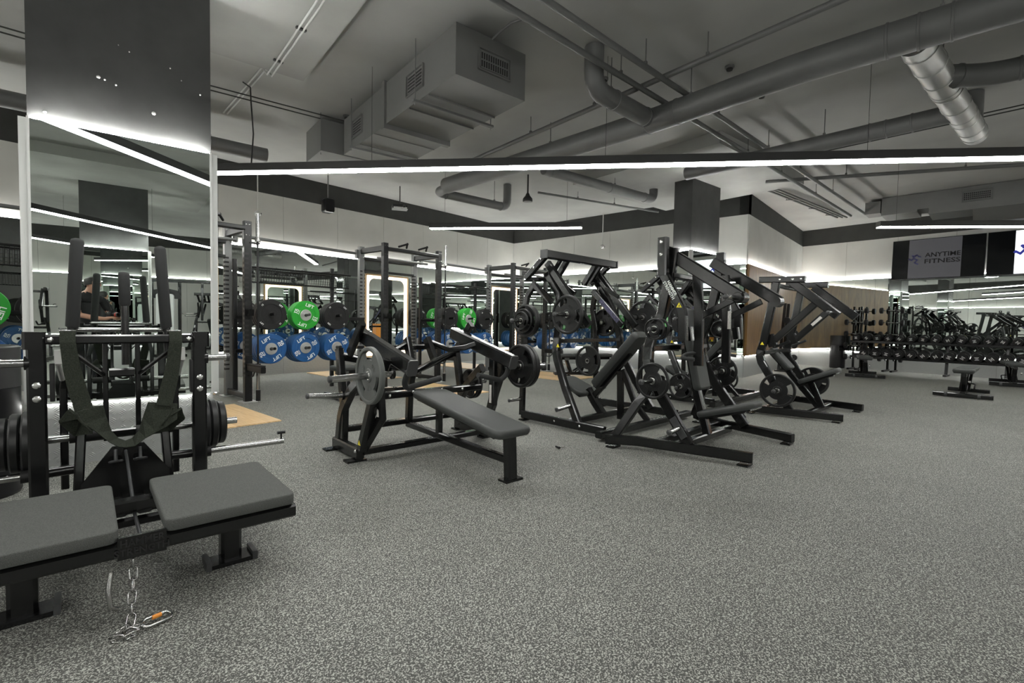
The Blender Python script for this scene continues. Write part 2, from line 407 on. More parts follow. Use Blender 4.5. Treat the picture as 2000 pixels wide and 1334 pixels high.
# ================================================================ CEILING SERVICES
def grille(parent, o, ux, uy, W_, H_, nx, ny, face):
    f = part('grille', 'grille_dark', parent, lambda b: b.prism([(0, 0), (W_, 0), (W_, H_), (0, H_)], o, ux, uy, .004))
    ux = V(ux); uy = V(uy); o = V(o); un = ux.cross(uy)
    b = MB()
    for i in range(ny+1):
        q = o + uy*(H_*i/ny) + un*.008; b.sweep([q, q+ux*W_], .006, .012, un, ch=.001)
    for i in range(nx+1):
        q = o + ux*(W_*i/nx) + un*.008; b.sweep([q, q+uy*H_], .006, .010, un, ch=.001)
    b.obj('grille_blades', face, f)
    fr = MB()
    for (a, c) in (((-.03, -.03), (W_+.03, -.03)), ((-.03, H_+.03), (W_+.03, H_+.03)), ((-.03, -.03), (-.03, H_+.03)), ((W_+.03, -.03), (W_+.03, H_+.03))):
        fr.sweep([o+ux*a[0]+uy*a[1]+un*.003, o+ux*c[0]+uy*c[1]+un*.003], .04, .012, un, ch=.002)
    fr.obj('grille_frame', face, f)
AC = (3.286, 3.724, 0)
ac = thing('air_handler', 'large grey boxed air handling unit hung under the ceiling', 'air conditioner', AC, G)
def acbox(nm, u0_, u1_, v0, v1, z0, z1): return part(nm, 'ac_box', ac, lambda b: b.box(((u0_+u1_)/2, (v0+v1)/2, (z0+z1)/2), (u1_-u0_, v1-v0, z1-z0)))
acbox('casing', 0, .91, 0, 1.62, 3.69, 4.2); acbox('casing', 0, .91, 1.70, 3.1, 3.68, 4.19); acbox('flange', -.03, .94, 1.62, 1.70, 3.63, 4.22)
for v in (.55, 1.0, 2.0, 2.5, 2.75): acbox('seam_strip', .004, .906, v, v+.012, 3.672, 3.69)
for v in (.72, 2.62):
    part('support_rail', 'duct', ac, lambda b: b.sweep([(-.1, v, 3.645), (1.0, v, 3.645)], .05, .03, (0, 1, 0)))
    for x in (-.07, .97): part('hanger_rod', 'duct', ac, lambda b: b.tube([(x, v, 3.6), (x, v, 4.32)], .006, 6))
grille(ac, (.30, -.002, 3.86), (1, 0, 0), (0, 0, 1), .36, .16, 12, 2, 'ac_box')
grille(ac, (-.002, 1.02, 3.84), (0, -1, 0), (0, 0, 1), .34, .18, 1, 5, 'ac_box')
grille(ac, (-.002, 2.72, 3.84), (0, -1, 0), (0, 0, 1), .30, .18, 1, 5, 'ac_box')
part('cable', 'duct', ac, lambda b: b.tube([(.45, .02, 4.19), (.46, -.1, 4.22), (.5, -.25, 4.27), (.62, -.4, 4.31)], .012, 8))
d2 = thing('supply_duct', 'plain rectangular grey duct behind the air handling unit', 'duct', (3.55, 7.02, 0), G)
part('casing', 'ac_box', d2, lambda b: b.box((.45, .36, 3.965), (.9, .72, .47)))
for x in (.03, .88): part('hanger_rod', 'duct', d2, lambda b: b.tube([(x, .1, 3.7), (x, .1, 4.32)], .006, 6))
d3 = thing('air_handler', 'long grey ducted air unit hung along the screen wall side', 'air conditioner', (14.5, 1.46, 0), R(-4))
for nm, y0, y1, z0, z1, x1 in (('casing', -.30, 0, 3.97, 4.25, .5), ('casing', -.98, -.32, 3.9, 4.31, .8), ('throat', -1.18, -.98, 3.95, 4.3, .6), ('casing', -5.0, -1.18, 3.82, 4.31, .9)):
    part(nm, 'ac_box', d3, lambda b: b.box((x1/2, (y0+y1)/2, (z0+z1)/2), (x1, y1-y0, z1-z0)))
grille(d3, (-.003, -1.75, 4.02), (0, -1, 0), (0, 0, 1), .42, .16, 14, 4, 'ac_box')
part('sloped_plenum', 'ac_box', d3, lambda b: b.prism([(0, 0), (.5, -.22), (.9, -.22), (.9, 0)], (0, -1.9, 3.82), (1, 0, 0), (0, 0, 1), 3.0))

def bend(pts, r=.25, n=5):
    pts = [V(p) for p in pts]; out = [pts[0]]
    for i in range(1, len(pts)-1):
        a, p, c = pts[i-1], pts[i], pts[i+1]; d1 = (a-p); d2_ = (c-p); k = min(r, d1.length*.45, d2_.length*.45)
        s, e = p+d1.normalized()*k, p+d2_.normalized()*k
        for j in range(n+1):
            t = j/n; out.append(s*(1-t)**2 + p*2*t*(1-t) + e*t*t)
    out.append(pts[-1]); return out
def duct(label, pts, r, m='duct', rings=(), hang=(), nm='round_duct', cat='duct', rr=.25):
    o = V(pts[0]); t = thing(nm, label, cat, (o.x, o.y, 0))
    off = V((o.x, o.y, 0)); loc = [V(p)-off for p in pts]
    part('duct_run', m, t, lambda b: b.tube(bend(loc, rr), r, 20 if r > .06 else 10))
    def at(s, f): return loc[s].lerp(loc[s+1], f)
    for s, f in rings:
        d = (loc[s+1]-loc[s]).normalized(); q = at(s, f)
        part('joint_ring', m, t, lambda b: b.lathe(q-d*.012, d, [(r, 0), (r+.008, .004), (r+.008, .020), (r, .024)], 20))
    for s, f in hang:
        q = at(s, f); part('hanger_rod', 'duct', t, lambda b: (b.tube([q+V((0, 0, r*.9)), (q.x, q.y, CEIL)], .006, 6), b.box(q+V((0, 0, r+.012)), (.03, .03, .03))))
    return t
z = 3.85
duct('thick grey round duct running the length of the ceiling', [(6.25, 7.3, z), (5.92, 2.85, z), (5.66, 1.2, z), (5.58, -2.5, z)], .15, rings=[(0, .98), (1, .2), (2, .2), (2, .26), (2, .32)], hang=[(0, .6), (1, .3), (2, .3)])
duct('grey round duct dropping from the ceiling into the main duct', [(4.72, 3.02, 4.31), (4.72, 3.02, z), (5.8, 2.9, z)], .11, rings=[(1, .35), (1, .95)], hang=[(1, .3)], rr=.22)
duct('shiny silver round branch duct with ringed joints', [(5.78, .27, z), (9.05, -.26, z)], .135, 'duct_silver', rings=[(0, f) for f in (.06, .18, .30, .40, .43, .58, .70, .76, .88, .96)], hang=[(0, .35), (0, .72)])
duct('upright grey duct stub joining the silver duct to the ceiling', [(8.75, -.2, 4.31), (8.75, -.2, 3.9)], .12)
duct('grey round duct curving right off the silver duct', [(6.75, .1, z), (7.05, -.3, z), (6.95, -2.4, z)], .11, rings=[(0, .35), (1, .1), (1, .2)], hang=[(1, .4)])
duct('grey round duct running back from the silver duct', [(8.0, .0, z), (8.06, .45, z), (8.35, 3.4, z)], .11, rings=[(0, .8), (1, .06), (1, .12)], hang=[(1, .3)])
duct('grey round duct elbow looping above the middle rack', [(6.2, 7.0, 3.8), (6.32, 7.68, 3.8), (8.15, 7.43, 3.8), (8.15, 7.43, 4.31)], .09, rings=[(1, .12), (1, .9)], hang=[(1, .8)], rr=.18)
duct('slim grey round duct pointing at the far column', [(6.75, 5.3, 3.9), (9.85, 4.72, 3.9), (9.85, 4.72, 4.31)], .09, rings=[(0, .05), (0, .55), (0, .9)], hang=[(0, .6)], rr=.16)
for dy, lab in ((0, 'nearer'), (.30, 'farther')):
    duct(f'thin grey sprinkler pipe crossing the whole ceiling, {lab} of the pair', [(2.2, 2.80+dy, 4.02), (14.7, 1.47+dy, 4.02)], .032, hang=[(0, .22), (0, .36), (0, .5), (0, .62), (0, .78)], nm='sprinkler_pipe', cat='pipe')
duct('thin grey sprinkler pipe running beside the main duct', [(6.0, 6.6, 4.05), (5.0, .4, 4.05), (4.7, -2.4, 4.05)], .032, hang=[(0, .3), (0, .5), (0, .75)], nm='sprinkler_pipe', cat='pipe')
duct('thin grey pipe running before the far ducts', [(10.6, 2.7, 4.1), (12.4, -1.5, 4.1), (12.9, -4, 4.1)], .035, hang=[(0, .3), (0, .7)], nm='sprinkler_pipe', cat='pipe')
duct('thin pipe along the ceiling above the racks', [(8.6, 6.9, 4.15), (12.0, 5.6, 4.15)], .025, hang=[(0, .3), (0, .6)], nm='sprinkler_pipe', cat='pipe')
duct('grey round duct above the left racks near the wall', [(-2.0, 9.4, 3.95), (3.4, 8.6, 3.95)], .11, hang=[(0, .85)])
for i, (p, q) in enumerate((((6.5, 3.6), (6.1, -2.5)), ((6.62, 3.6), (6.22, -2.5)), ((6.8, 3.4), (6.5, -2.5)), ((9.6, 1.6), (8.9, -3)), ((9.75, 1.6), (9.05, -3)), ((-.5, 7.6), (4.0, 6.85)), ((-.5, 7.75), (4.0, 7.0)))):
    lab = ('first cable by the main duct', 'second cable by the main duct', 'third cable by the main duct', 'first cable by the far duct', 'second cable by the far duct', 'nearer cable left of the air unit', 'farther cable left of the air unit')[i]
    b = MB(); b.tube([(*p, 4.22), ((p[0]+q[0])/2, (p[1]+q[1])/2, 4.19), (*q, 4.22)], .009, 6); tag(b.obj('ceiling_cable', 'wall_dark'), 'thin dark wire strung under the ceiling, '+lab, 'cable', 'ceiling cables')
def tray(label, pts, gap):
    t = thing('conduit_run', label, 'conduit'); 
    for k in range(3):
        part('conduit', 'duct', t, lambda b: b.tube(bend([(p[0]+gap[0]*k, p[1]+gap[1]*k, p[2]) for p in pts], .3), .022, 8))
    for f in (.3, .6, .85):
        q = V(pts[-2]).lerp(V(pts[-1]), f); part('conduit_bracket', 'duct', t, lambda b: (b.sweep([q-V(gap).to_3d()*.5-V((0, 0, .03)), q+V(gap).to_3d()*2.5-V((0, 0, .03))], .03, .012), b.tube([q-V(gap).to_3d()*.4-V((0, 0, .03)), q-V(gap).to_3d()*.4+V((0, 0, .3))], .006, 6)))
tray('bundle of grey conduits bending round the recessed wall', [(11.5, 5.2, 4.22), (11.55, 3.0, 4.22), (15.8, 2.2, 4.22)], (.06, -.10))
for i, (x, y) in enumerate(((5.4, 3.3), (6.1, 2.0), (7.1, 1.9), (9.9, -.2), (3.9, 6.9))):
    d = ('beside the vertical duct stub', 'left of the main duct', 'right of the main duct', 'near the screens', 'left of the air handling unit')[i]
    t = thing('smoke_detector', 'small round ceiling detector '+d, 'smoke detector', (x, y, CEIL), 0, 'ceiling detectors')
    part('detector_base', 'duct', t, lambda b: b.lathe((0, 0, 0), (0, 0, -1), [(.055, 0), (.055, .02), (.04, .03)], 16)); part('detector_head', 'grille_dark', t, lambda b: b.lathe((0, 0, -.03), (0, 0, -1), [(.04, 0), (.034, .02), (.001, .026)], 16))
t = thing('conduit_run', 'pair of thin conduits clipped under the slab left of the air unit', 'conduit')
for k in range(2): part('conduit', 'trim_white', t, lambda b: b.tube([(2.02+.05*k, 3.6, 4.105), (2.17+.05*k, 4.4, 4.105), (2.42+.05*k, 6.1, 4.105), (2.46+.05*k, 6.35, 4.29), (2.62+.05*k, 8.2, 4.29)], .010, 8))
for y, x in ((4.9, 2.27), (5.7, 2.38)): part('conduit_clip', 'lamp_black', t, lambda b: b.box((x, y, 4.11), (.10, .03, .02)))
# hung devices
t = thing('loudspeaker', 'black loudspeaker hanging on a bracket near the left wall', 'speaker', (5.22, 10.2, 0))
part('bracket', 'duct', t, lambda b: b.tube([(0, -.2, 4.31), (0, -.2, 3.8)], .014, 8))
part('cabinet', 'black_plastic', t, lambda b: b.pad((0, -.10, 3.655), (0, 0, 1), (1, 0, 0), .30, .22, .20, .05, .02))
part('speaker_cloth', 'grille_dark', t, lambda b: b.pad((0, -.116, 3.655), (0, 0, 1), (1, 0, 0), .25, .17, .01, .04, .003))
t = thing('projector', 'small dark projector hanging from the ceiling before the left wall', 'projector', (6.72, 9.5, 0), R(-30))
part('mount_rod', 'lamp_black', t, lambda b: b.tube([(0, 0, 4.32), (0, 0, 3.9)], .012, 8)); part('mount_plate', 'lamp_black', t, lambda b: b.box((0, 0, 3.89), (.12, .12, .02)))
part('projector_body', 'lamp_black', t, lambda b: b.pad((0, 0, 3.875), (1, 0, 0), (0, 1, 0), .36, .28, .09, .03, .012)); part('lens', 'chrome', t, lambda b: b.lathe((.08, -.14, 3.83), (0, -1, 0), [(.03, 0), (.03, .03), (.02, .03)], 14))
part('front_trim', 'trim_white', t, lambda b: b.box((0, -.141, 3.80), (.3, .006, .03)))
t = thing('pendant_speaker', 'black bell-shaped ceiling speaker on a stem', 'speaker', (7.88, 6.6, 0))
part('stem', 'lamp_black', t, lambda b: b.tube([(0, 0, 4.32), (0, 0, 3.92)], .018, 8)); part('bell', 'lamp_black', t, lambda b: b.lathe((0, 0, 3.76), (0, 0, 1), [(.10, 0), (.105, .02), (.10, .06), (.05, .12), (.03, .17), (.001, .18)], 24)); part('speaker_cone', 'duct', t, lambda b: b.lathe((0, 0, 3.758), (0, 0, -1), [(.09, 0), (.001, .01)], 24))
for (x, y, zz, lab) in ((3.97, 10.5, 3.336, 'chrome ball sensor on a rod before the left wall'), (11.95, 7.22, 3.394, 'chrome ball sensor on a rod before the far wall')):
    t = thing('ball_sensor', lab, 'sensor', (x, y, 0)); part('rod', 'trim_white', t, lambda b: b.tube([(0, 0, 4.32), (0, 0, zz+.05)], .012, 8)); part('ball', 'hub', t, lambda b: b.lathe((0, 0, zz-.06), (0, 0, 1), [(.06*math.sin(math.pi*i/10)+.0003, .06-.06*math.cos(math.pi*i/10)) for i in range(11)], 18)); part('cap', 'lamp_black', t, lambda b: b.lathe((.05, -.03, zz), (.8, -.5, 0), [(.018, 0), (.016, .012), (.001, .014)], 10))

# ================================================================ SCREENS
def tv(label, yc, lit):
    t = thing('wall_screen', label, 'television', tuple(WO+WE*yc+WN*.28+V((0, 0, 3.13))), R(-99.4), 'wall screens'); t.rotation_euler = (R(-3), 0, R(-99.4))
    # local: x runs along the wall to the right as seen, -y faces the room
    part('housing', 'black_plastic', t, lambda b: b.box((0, .03, 0), (1.89, .05, 1.08)))
    part('screen_glass', 'screen_black', t, lambda b: b.box((0, 0.0, 0), (1.87, .012, 1.06)))
    xa, xb = (-.58, .50) if not lit else (-.46, .62)
    part('picture', 'screen_white' if lit else 'screen_dim', t, lambda b: b.box(((xa+xb)/2, -.0065, 0), (xb-xa, .002, 1.05)))
    bl = 'logo_blue' if lit else 'logo_blue_dim'; x0 = xa+.015; sc = .24 if not lit else .36
    fr = lambda x, z_: (x0+x*sc, -.009, z_*sc)
    lg = MB()
    for a, c in (((0, .05), (.22, -.12)), ((.22, -.12), (.62, .42)), ((.34, .28), (.68, .45)), ((.68, .45), (.86, .26)), ((.86, .26), (1.0, .22)), ((.45, .05), (.72, -.12)), ((.72, -.12), (.5, -.42)), ((.5, -.42), (.78, -.58)), ((0, .05), (-.04, .0))):
        a_, c_ = V(fr(*a)), V(fr(*c)); d_ = (c_-a_).normalized(); lg.sweep([a_-d_*.012*sc/.24, c_+d_*.012*sc/.24], .034*sc/.24, .003, d_.cross(V((0, 1, 0))), ch=.0005)
    lg.lathe(fr(.30, .40), (0, -1, 0), [(.095*sc, 0), (.095*sc, .002), (.001, .002)], 14); lg.obj('runner_emblem', bl, t)
    tm = MB()
    for s, zz in (('ANYTIME', .085), ('FITNESS', -.085)):
        me = text_mesh(s, .165, .0008, True); xs = [v.co.x for v in me.vertices]; k = .72/(max(xs)-min(xs)); c0 = (max(xs)+min(xs))/2; M = frame((.125 if not lit else .27, -.009, zz), (1, 0, 0), (0, 0, 1))
        tm.add([M @ V(((v.co.x-c0)*k, v.co.y, v.co.z)) for v in me.vertices], [tuple(p.vertices) for p in me.polygons])
    tm.obj('lettering', 'black_plastic' if not lit else 'logo_blue', t)
    for x in (-.5, .5): part('wall_arm', 'lamp_black', t, lambda b: b.sweep([(x, .05, .2), (x, .25, .2)], .06, .03))
    return t
tv('dim wall screen showing a running figure logo and two words', 1.26, False)
tv('bright white wall screen with a blue running figure logo', 3.18, True)
# ================================================================ WEIGHT PLATES (templates)
def grip_plate_mesh(Rr, T, name='weight_plate'):
    b = MB()
    rim = Rr*.86; h = T/2
    b.lathe((0, 0, 0), (1, 0, 0), [(rim, -h*.75), (rim+.006, -h), (Rr-.008, -h), (Rr, -h+.008), (Rr, h-.008), (Rr-.008, h), (rim+.006, h), (rim, h*.75)], 40)
    b.lathe((0, 0, 0), (1, 0, 0), [(rim, h*.75), (rim, -h*.75)], 40)
    seg = 48; w_ = h*.45; r0_, r1_, r2_ = .027, Rr*.56, rim
    def pt(r_, i, x): a = 2*math.pi*i/seg; return V((x, r_*math.sin(a), r_*math.cos(a)))
    for i in range(seg):
        k = (i % 16); op = 4 <= k < 11
        for ra, rb in ((r0_, r1_),) if op else ((r0_, r1_), (r1_, r2_)):
            q = [pt(ra, i, -w_), pt(rb, i, -w_), pt(rb, i+1, -w_), pt(ra, i+1, -w_)]; q2 = [p+V((2*w_, 0, 0)) for p in q]
            b.add(q, [(3, 2, 1, 0)]); b.add(q2, [(0, 1, 2, 3)])
        if op: b.add([pt(r1_, i, -w_), pt(r1_, i+1, -w_), pt(r1_, i+1, w_), pt(r1_, i, w_)], [(0, 1, 2, 3)])
        if k in (3, 11) or (op and k == 4):
            j = i+1 if k == 3 else i
            if k != 4: b.add([pt(r1_, j, -w_), pt(r2_, j, -w_), pt(r2_, j, w_), pt(r1_, j, w_)], [(0, 1, 2, 3)])
    b.lathe((0, 0, 0), (1, 0, 0), [(.027, -h*.8), (.052, -h*.8), (.058, -h*.45)], 24); b.lathe((0, 0, 0), (1, 0, 0), [(.058, h*.45), (.052, h*.8), (.027, h*.8)], 24); b.lathe((0, 0, 0), (1, 0, 0), [(.027, h*.8), (.027, -h*.8)], 20)
    # raised ribs of cast lettering on the web
    for a0 in (0, 120, 240):
        for k in range(5):
            a = R(a0-16+8*k); c = V((-w_-.0015, Rr*.46*math.sin(a), Rr*.46*math.cos(a))); b.box(c, (.003, .010, .028), m=Matrix.Rotation(-a, 3, 'X'))
    return b.mesh(name)
GP = {}
def weight_plate(loc, rz, Rr, T, label, group, m='iron', spin=None):
    key = (Rr, T, m)
    if key not in GP:
        GP[key] = grip_plate_mesh(Rr, T); GP[key].materials.append(MATS[m])
        hb = MB(); hb.lathe((0, 0, 0), (1, 0, 0), [(.026, -T*.43), (.034, -T*.43), (.034, -T*.36)], 20); GP[key, 'h'] = hb.mesh('hub_ring'); GP[key, 'h'].materials.append(MATS['bolt'])
    o = link('weight_plate', GP[key], None); tag(o, label, 'weight plate', group); o.location = loc
    o.rotation_euler = (random.random()*6 if spin is None else spin, 0, rz)
    link('hub_ring', GP[key, 'h'], None, o)
    return o
def local(root_loc, rz, p):
    c, s = math.cos(rz), math.sin(rz); return (root_loc[0]+p[0]*c-p[1]*s, root_loc[1]+p[0]*s+p[1]*c, p[2])
def horn(root, a, c, r=.024, m='chrome', flange=True):
    a = V(a); c = V(c); d = (c-a).normalized(); o = part('weight_horn', m, root, lambda b: b.tube([a, c], r, 16))
    if flange: part('horn_collar', 'steel', o, lambda b: b.lathe(a, d, [(r, 0), (r*1.7, .0), (r*1.7, .02), (r, .02)], 18))
    part('end_cap', 'steel_grey', o, lambda b: b.lathe(c, d, [(r, 0), (r*1.06, .002), (r*1.06, .018), (r*.5, .026), (.001, .027)], 16))
    return o
def bolts(root, pts, axis=(-1, 0, 0), r=.013):
    for p in pts:
        b = MB(); b.bolt(p, axis, r); b.obj('bolt', 'bolt', root)
def feet(root, pts, s=(.13, .09, .016)):
    for p in pts: part('foot_plate', 'steel', root, lambda b: b.box((p[0], p[1], s[2]/2), s))
def warn(root, o, ux, uy, s=.045):
    t = part('warning_sticker', 'yellow', root, lambda b: b.prism([(-s/2, -s*.4), (s/2, -s*.4), (0, s*.45)], o, ux, uy, .0015))
    ux = V(ux); uy = V(uy); n = ux.cross(uy); part('warning_mark', 'black_plastic', t, lambda b: b.prism([(-s*.1, -s*.28), (s*.14, -s*.25), (s*.03, s*.15)], V(o)+n*.0015, ux, uy, .0012))
def cushion(root, nm, a, c, W_, T_, side=(1, 0, 0), m='pad', rc=.05, taper=1., back=True):
    a = V(a); c = V(c); mid = (a+c)/2; d = c-a
    o = MB(); o.pad(mid, d, side, d.length, W_, T_, rc, .02, taper); o = o.obj(nm, m, root)
    if back:
        n = d.normalized().cross(V(side)); n = n if n.z > 0 else -n
        part('backing_board', 'steel', o, lambda b: b.sweep([a.lerp(c, .06)-n*(T_+.008), a.lerp(c, .94)-n*(T_+.008)], W_*.86, .016, side, ch=.002))
    return o

# ================================================================ MACHINE: SEATED PRESS (front)
M4L, M4R = (5.11, 1.80, 0), R(-4.5)
M4 = thing('press_machine', 'black seated press machine with two angled arms, nearest on the right', 'gym machine', M4L, M4R)
bars(M4, [
 ('base_rail', .06, .09, [(-.98, .56, .075), (-.80, .31, .075), (-.555, -.68, .075)], 1),
 ('upright', .07, .10, [(-.67, -.157, .10), (-.64, .158, .527), (-.62, .30, .78), (-.61, .328, .86), (-.585, .335, .98), (-.56, .325, 1.08), (-.55, .224, 1.316), (-.55, .147, 1.722), (-.55, .119, 1.965)], 1),
 ('strut', .06, .085, [(-.86, .52, .10), (-.74, .352, .436), (-.70, .30, .52), (-.66, .24, .70)], 1),
 ('head_post', .08, .095, [(-.66, .172, 2.057), (-.66, .164, 1.691)], 1),
 ('link', .06, .085, [(-.66, .165, 1.72), (-.66, -.03, 1.385), (-.66, -.05, 1.30), (-.66, -.06, 1.07)], 1),
 ('press_arm', .07, .115, [(-.52, .20, 1.94), (-.52, -.512, 1.475)], 1),
 ('lever', .05, .09, [(-.33, -.02, 1.76), (-.33, -.055, 1.3), (-.33, -.062, .82)], 1),
 ('lever_strut', .035, .06, [(-.33, -.06, 1.30), (-.33, -.40, 1.475)], 1),
 ('cross_tube', .07, .07, [(-.78, .17, .065), (.78, .17, .065)], 0),
 ('cross_tube', .07, .07, [(-.56, -.03, .065), (.56, -.03, .065)], 0),
 ('cross_tube', .06, .08, [(-.6, .31, .98), (.6, .31, .98)], 0),
 ('cross_tube', .05, .06, [(-.58, .12, 1.70), (.58, .12, 1.70)], 0),
 ('seat_post', .07, .085, [(0, .20, 1.0), (0, .105, .55), (0, -.034, .084)], 0),
 ('seat_bracket', .07, .06, [(0, .03, .255), (0, -.40, .392)], 0),
 ('bump_stop', .06, .07, [(-.56, -.06, 1.2), (-.56, -.08, 1.07)], 1),
])
for sx in (-1, 1):
    part('hand_grip', 'foam', M4, lambda b: b.tube(bend([(sx*.33, -.06, .95), (sx*.38, .05, .93), (sx*.52, .02, .90), (sx*.50, -.10, .89)], .05), .018, 10))
    part('arm_knob', 'steel', M4, lambda b: b.lathe((sx*.44, -.50, 1.475), (sx, 0, 0), [(.001, -.02), (.055, -.02), (.055, .10), (.04, .12), (.001, .12)], 18))
    horn(M4, (sx*.62, .165, .68), (sx*.99, .165, .685), .025)
    horn(M4, (sx*.57, .12, 1.18), (sx*.84, .181, 1.174), .02)
    horn(M4, (sx*.68, -.07, .255), (sx*.86, -.06, .235), .024)
    horn(M4, (sx*.50, -.47, 1.47), (sx*.72, -.47, 1.47), .022)
    part('pin_plate', 'steel_grey', M4, lambda b: b.sweep([(sx*.715, -.13, .17), (sx*.71, -.0, .34)], .006, .07))
    bolts(M4, [(sx*.70, y, z) for y, z in ((.171, 2.01), (.169, 1.89))], (sx, 0, 0), .017); bolts(M4, [(sx*.665, -.12, .075), (sx*.73, .12, .075)], (sx, 0, 0), .012)
cushion(M4, 'back_pad', (0, .19, 1.40), (0, .0, .55), .27, .075)
cushion(M4, 'seat_pad', (0, .05, .318), (0, -.515, .492), .34, .06, taper=1., rc=.09)
feet(M4, [(sx*x, y) for sx in (-1, 1) for x, y in ((.57, -.62), (.93, .5))])
nrm = V((-1, 0, 0)); lu = V((0, -.204, -.33)).normalized(); lv = V((0, .33, -.204)).normalized()
tm = MB()
for k, s in enumerate(('HAMMER', 'STRENGTH')): uyv = lu.cross(V((1, 0, 0))); add_text(tm, s, .042, frame(V((-.6915, .07, 1.555)) + uyv*(.019-.038*k), lu, uyv), .0008, True, .95)
tm.obj('lettering', 'print_white', M4)
warn(M4, (-.6915, -.025, 1.405), (0, -1, 0), (0, 0, 1), .055)
part('instruction_label', 'sticker', M4, lambda b: b.box((.30, -.095, 1.28), (.002, .035, .19)))
for sx, lab in ((-1, 'near side'), (1, 'far side')):
    weight_plate(local(M4L, M4R, (sx*.80, .165, .68)), M4R, .175, .032, f'small black grip plate on the lower horn, {lab} of the front press machine', 'plates on the front press machine')
    weight_plate(local(M4L, M4R, (sx*.755, .181, 1.174)), M4R, .105, .045, f'tiny thick black plate, outer, on the middle horn, {lab} of the front press machine', 'plates on the front press machine')
    weight_plate(local(M4L, M4R, (sx*.70, .165, 1.176)), M4R, .105, .045, f'tiny thick black plate, inner, on the middle horn, {lab} of the front press machine', 'plates on the front press machine')

# ================================================================ MACHINE: SECOND PRESS (right, farther)
M5L, M5R = (8.02, 1.46, 0), R(-4.5)
M5 = thing('incline_press_machine', 'black incline press machine with raised seat, standing before the wood wall', 'gym machine', M5L, M5R)
bars(M5, [
 ('base_rail', .06, .095, [(-.80, .50, .07), (-.58, -.64, .07)], 1),
 ('upright', .07, .10, [(-.66, -.05, .08), (-.62, .297, .63), (-.6, .355, .71), (-.59, .385, .80), (-.58, .379, .88), (-.58, .345, 1.0), (-.58, .306, 1.24), (-.58, .264, 1.48), (-.58, .21, 1.83)], 1),
 ('top_beam', .07, .085, [(-.58, .43, 1.877), (-.58, -.145, 1.858)], 1),
 ('press_arm', .07, .11, [(-.52, .03, 1.83), (-.52, -.519, 1.373)], 1),
 ('lever', .06, .09, [(-.49, -.262, 1.546), (-.49, .239, 1.022)], 1),
 ('lever_block', .09, .11, [(-.50, .30, 1.10), (-.50, .24, .94)], 1),
 ('cross_tube', .07, .07, [(-.66, -.23, .06), (.66, -.23, .06)], 0),
 ('cross_tube', .07, .07, [(-.72, .30, .06), (.72, .30, .06)], 0),
 ('cross_tube', .06, .08, [(-.58, .36, .85), (.58, .36, .85)], 0),
 ('cross_tube', .06, .06, [(-.58, .25, 1.80), (.58, .25, 1.80)], 0),
 ('seat_post', .06, .075, [(0, .36, .84), (0, .153, .53), (0, -.219, .088)], 0),
 ('front_post', .06, .075, [(0, -.12, .42), (0, -.27, .08)], 0),
 ('seat_bracket', .08, .055, [(0, .05, .37), (0, -.38, .57)], 0),
])
for sx in (-1, 1):
    part('hand_grip', 'foam', M5, lambda b: b.tube(bend([(sx*.49, .25, .95), (sx*.40, .267, .92), (sx*.38, .069, 1.018)], .05), .018, 10))
    horn(M5, (sx*.54, -.47, 1.41), (sx*.80, -.47, 1.41), .022); horn(M5, (sx*.63, .063, .361), (sx*.99, .063, .365), .025)
    part('spring_clip', 'steel', M5, lambda b: b.tube([(sx*.74, -.47, 1.44), (sx*.76, -.46, 1.47), (sx*.80, -.47, 1.475)], .006, 6))
    bolts(M5, [(sx*.615, y, z) for y, z in ((-.1, 1.86), (-.0, 1.862), (.16, 1.866))], (sx, 0, 0), .014); bolts(M5, [(sx*.64, -.30, .07), (sx*.66, -.18, .07)], (sx, 0, 0), .012)
    part('instruction_label', 'sticker', M5, lambda b: b.sweep([(sx*.455, -.10, 1.375), (sx*.455, .02, 1.25)], .002, .04))
    warn(M5, (sx*.617, .352, .98), (0, -sx, 0), (0, 0, 1), .05)
cushion(M5, 'back_pad', (0, .39, .915), (0, .12, .62), .27, .075)
cushion(M5, 'seat_pad', (0, .04, .452), (0, -.446, .672), .34, .065, rc=.09)
part('rail_label', 'sticker', M5, lambda b: b.box((.62, -.50, .085), (.002, .13, .035)))
feet(M5, [(sx*x, y) for sx in (-1, 1) for x, y in ((.585, -.57), (.78, .42))])
weight_plate(local(M5L, M5R, (-.84, .063, .365)), M5R, .225, .04, 'large black grip plate on the near horn of the farther incline press', 'plates on the incline press')
for k in range(2): weight_plate(local(M5L, M5R, (.78+.045*k, .063, .365)), M5R, .225, .04, ('inner', 'outer')[k]+' large black grip plate on the far horn of the incline press', 'plates on the incline press')

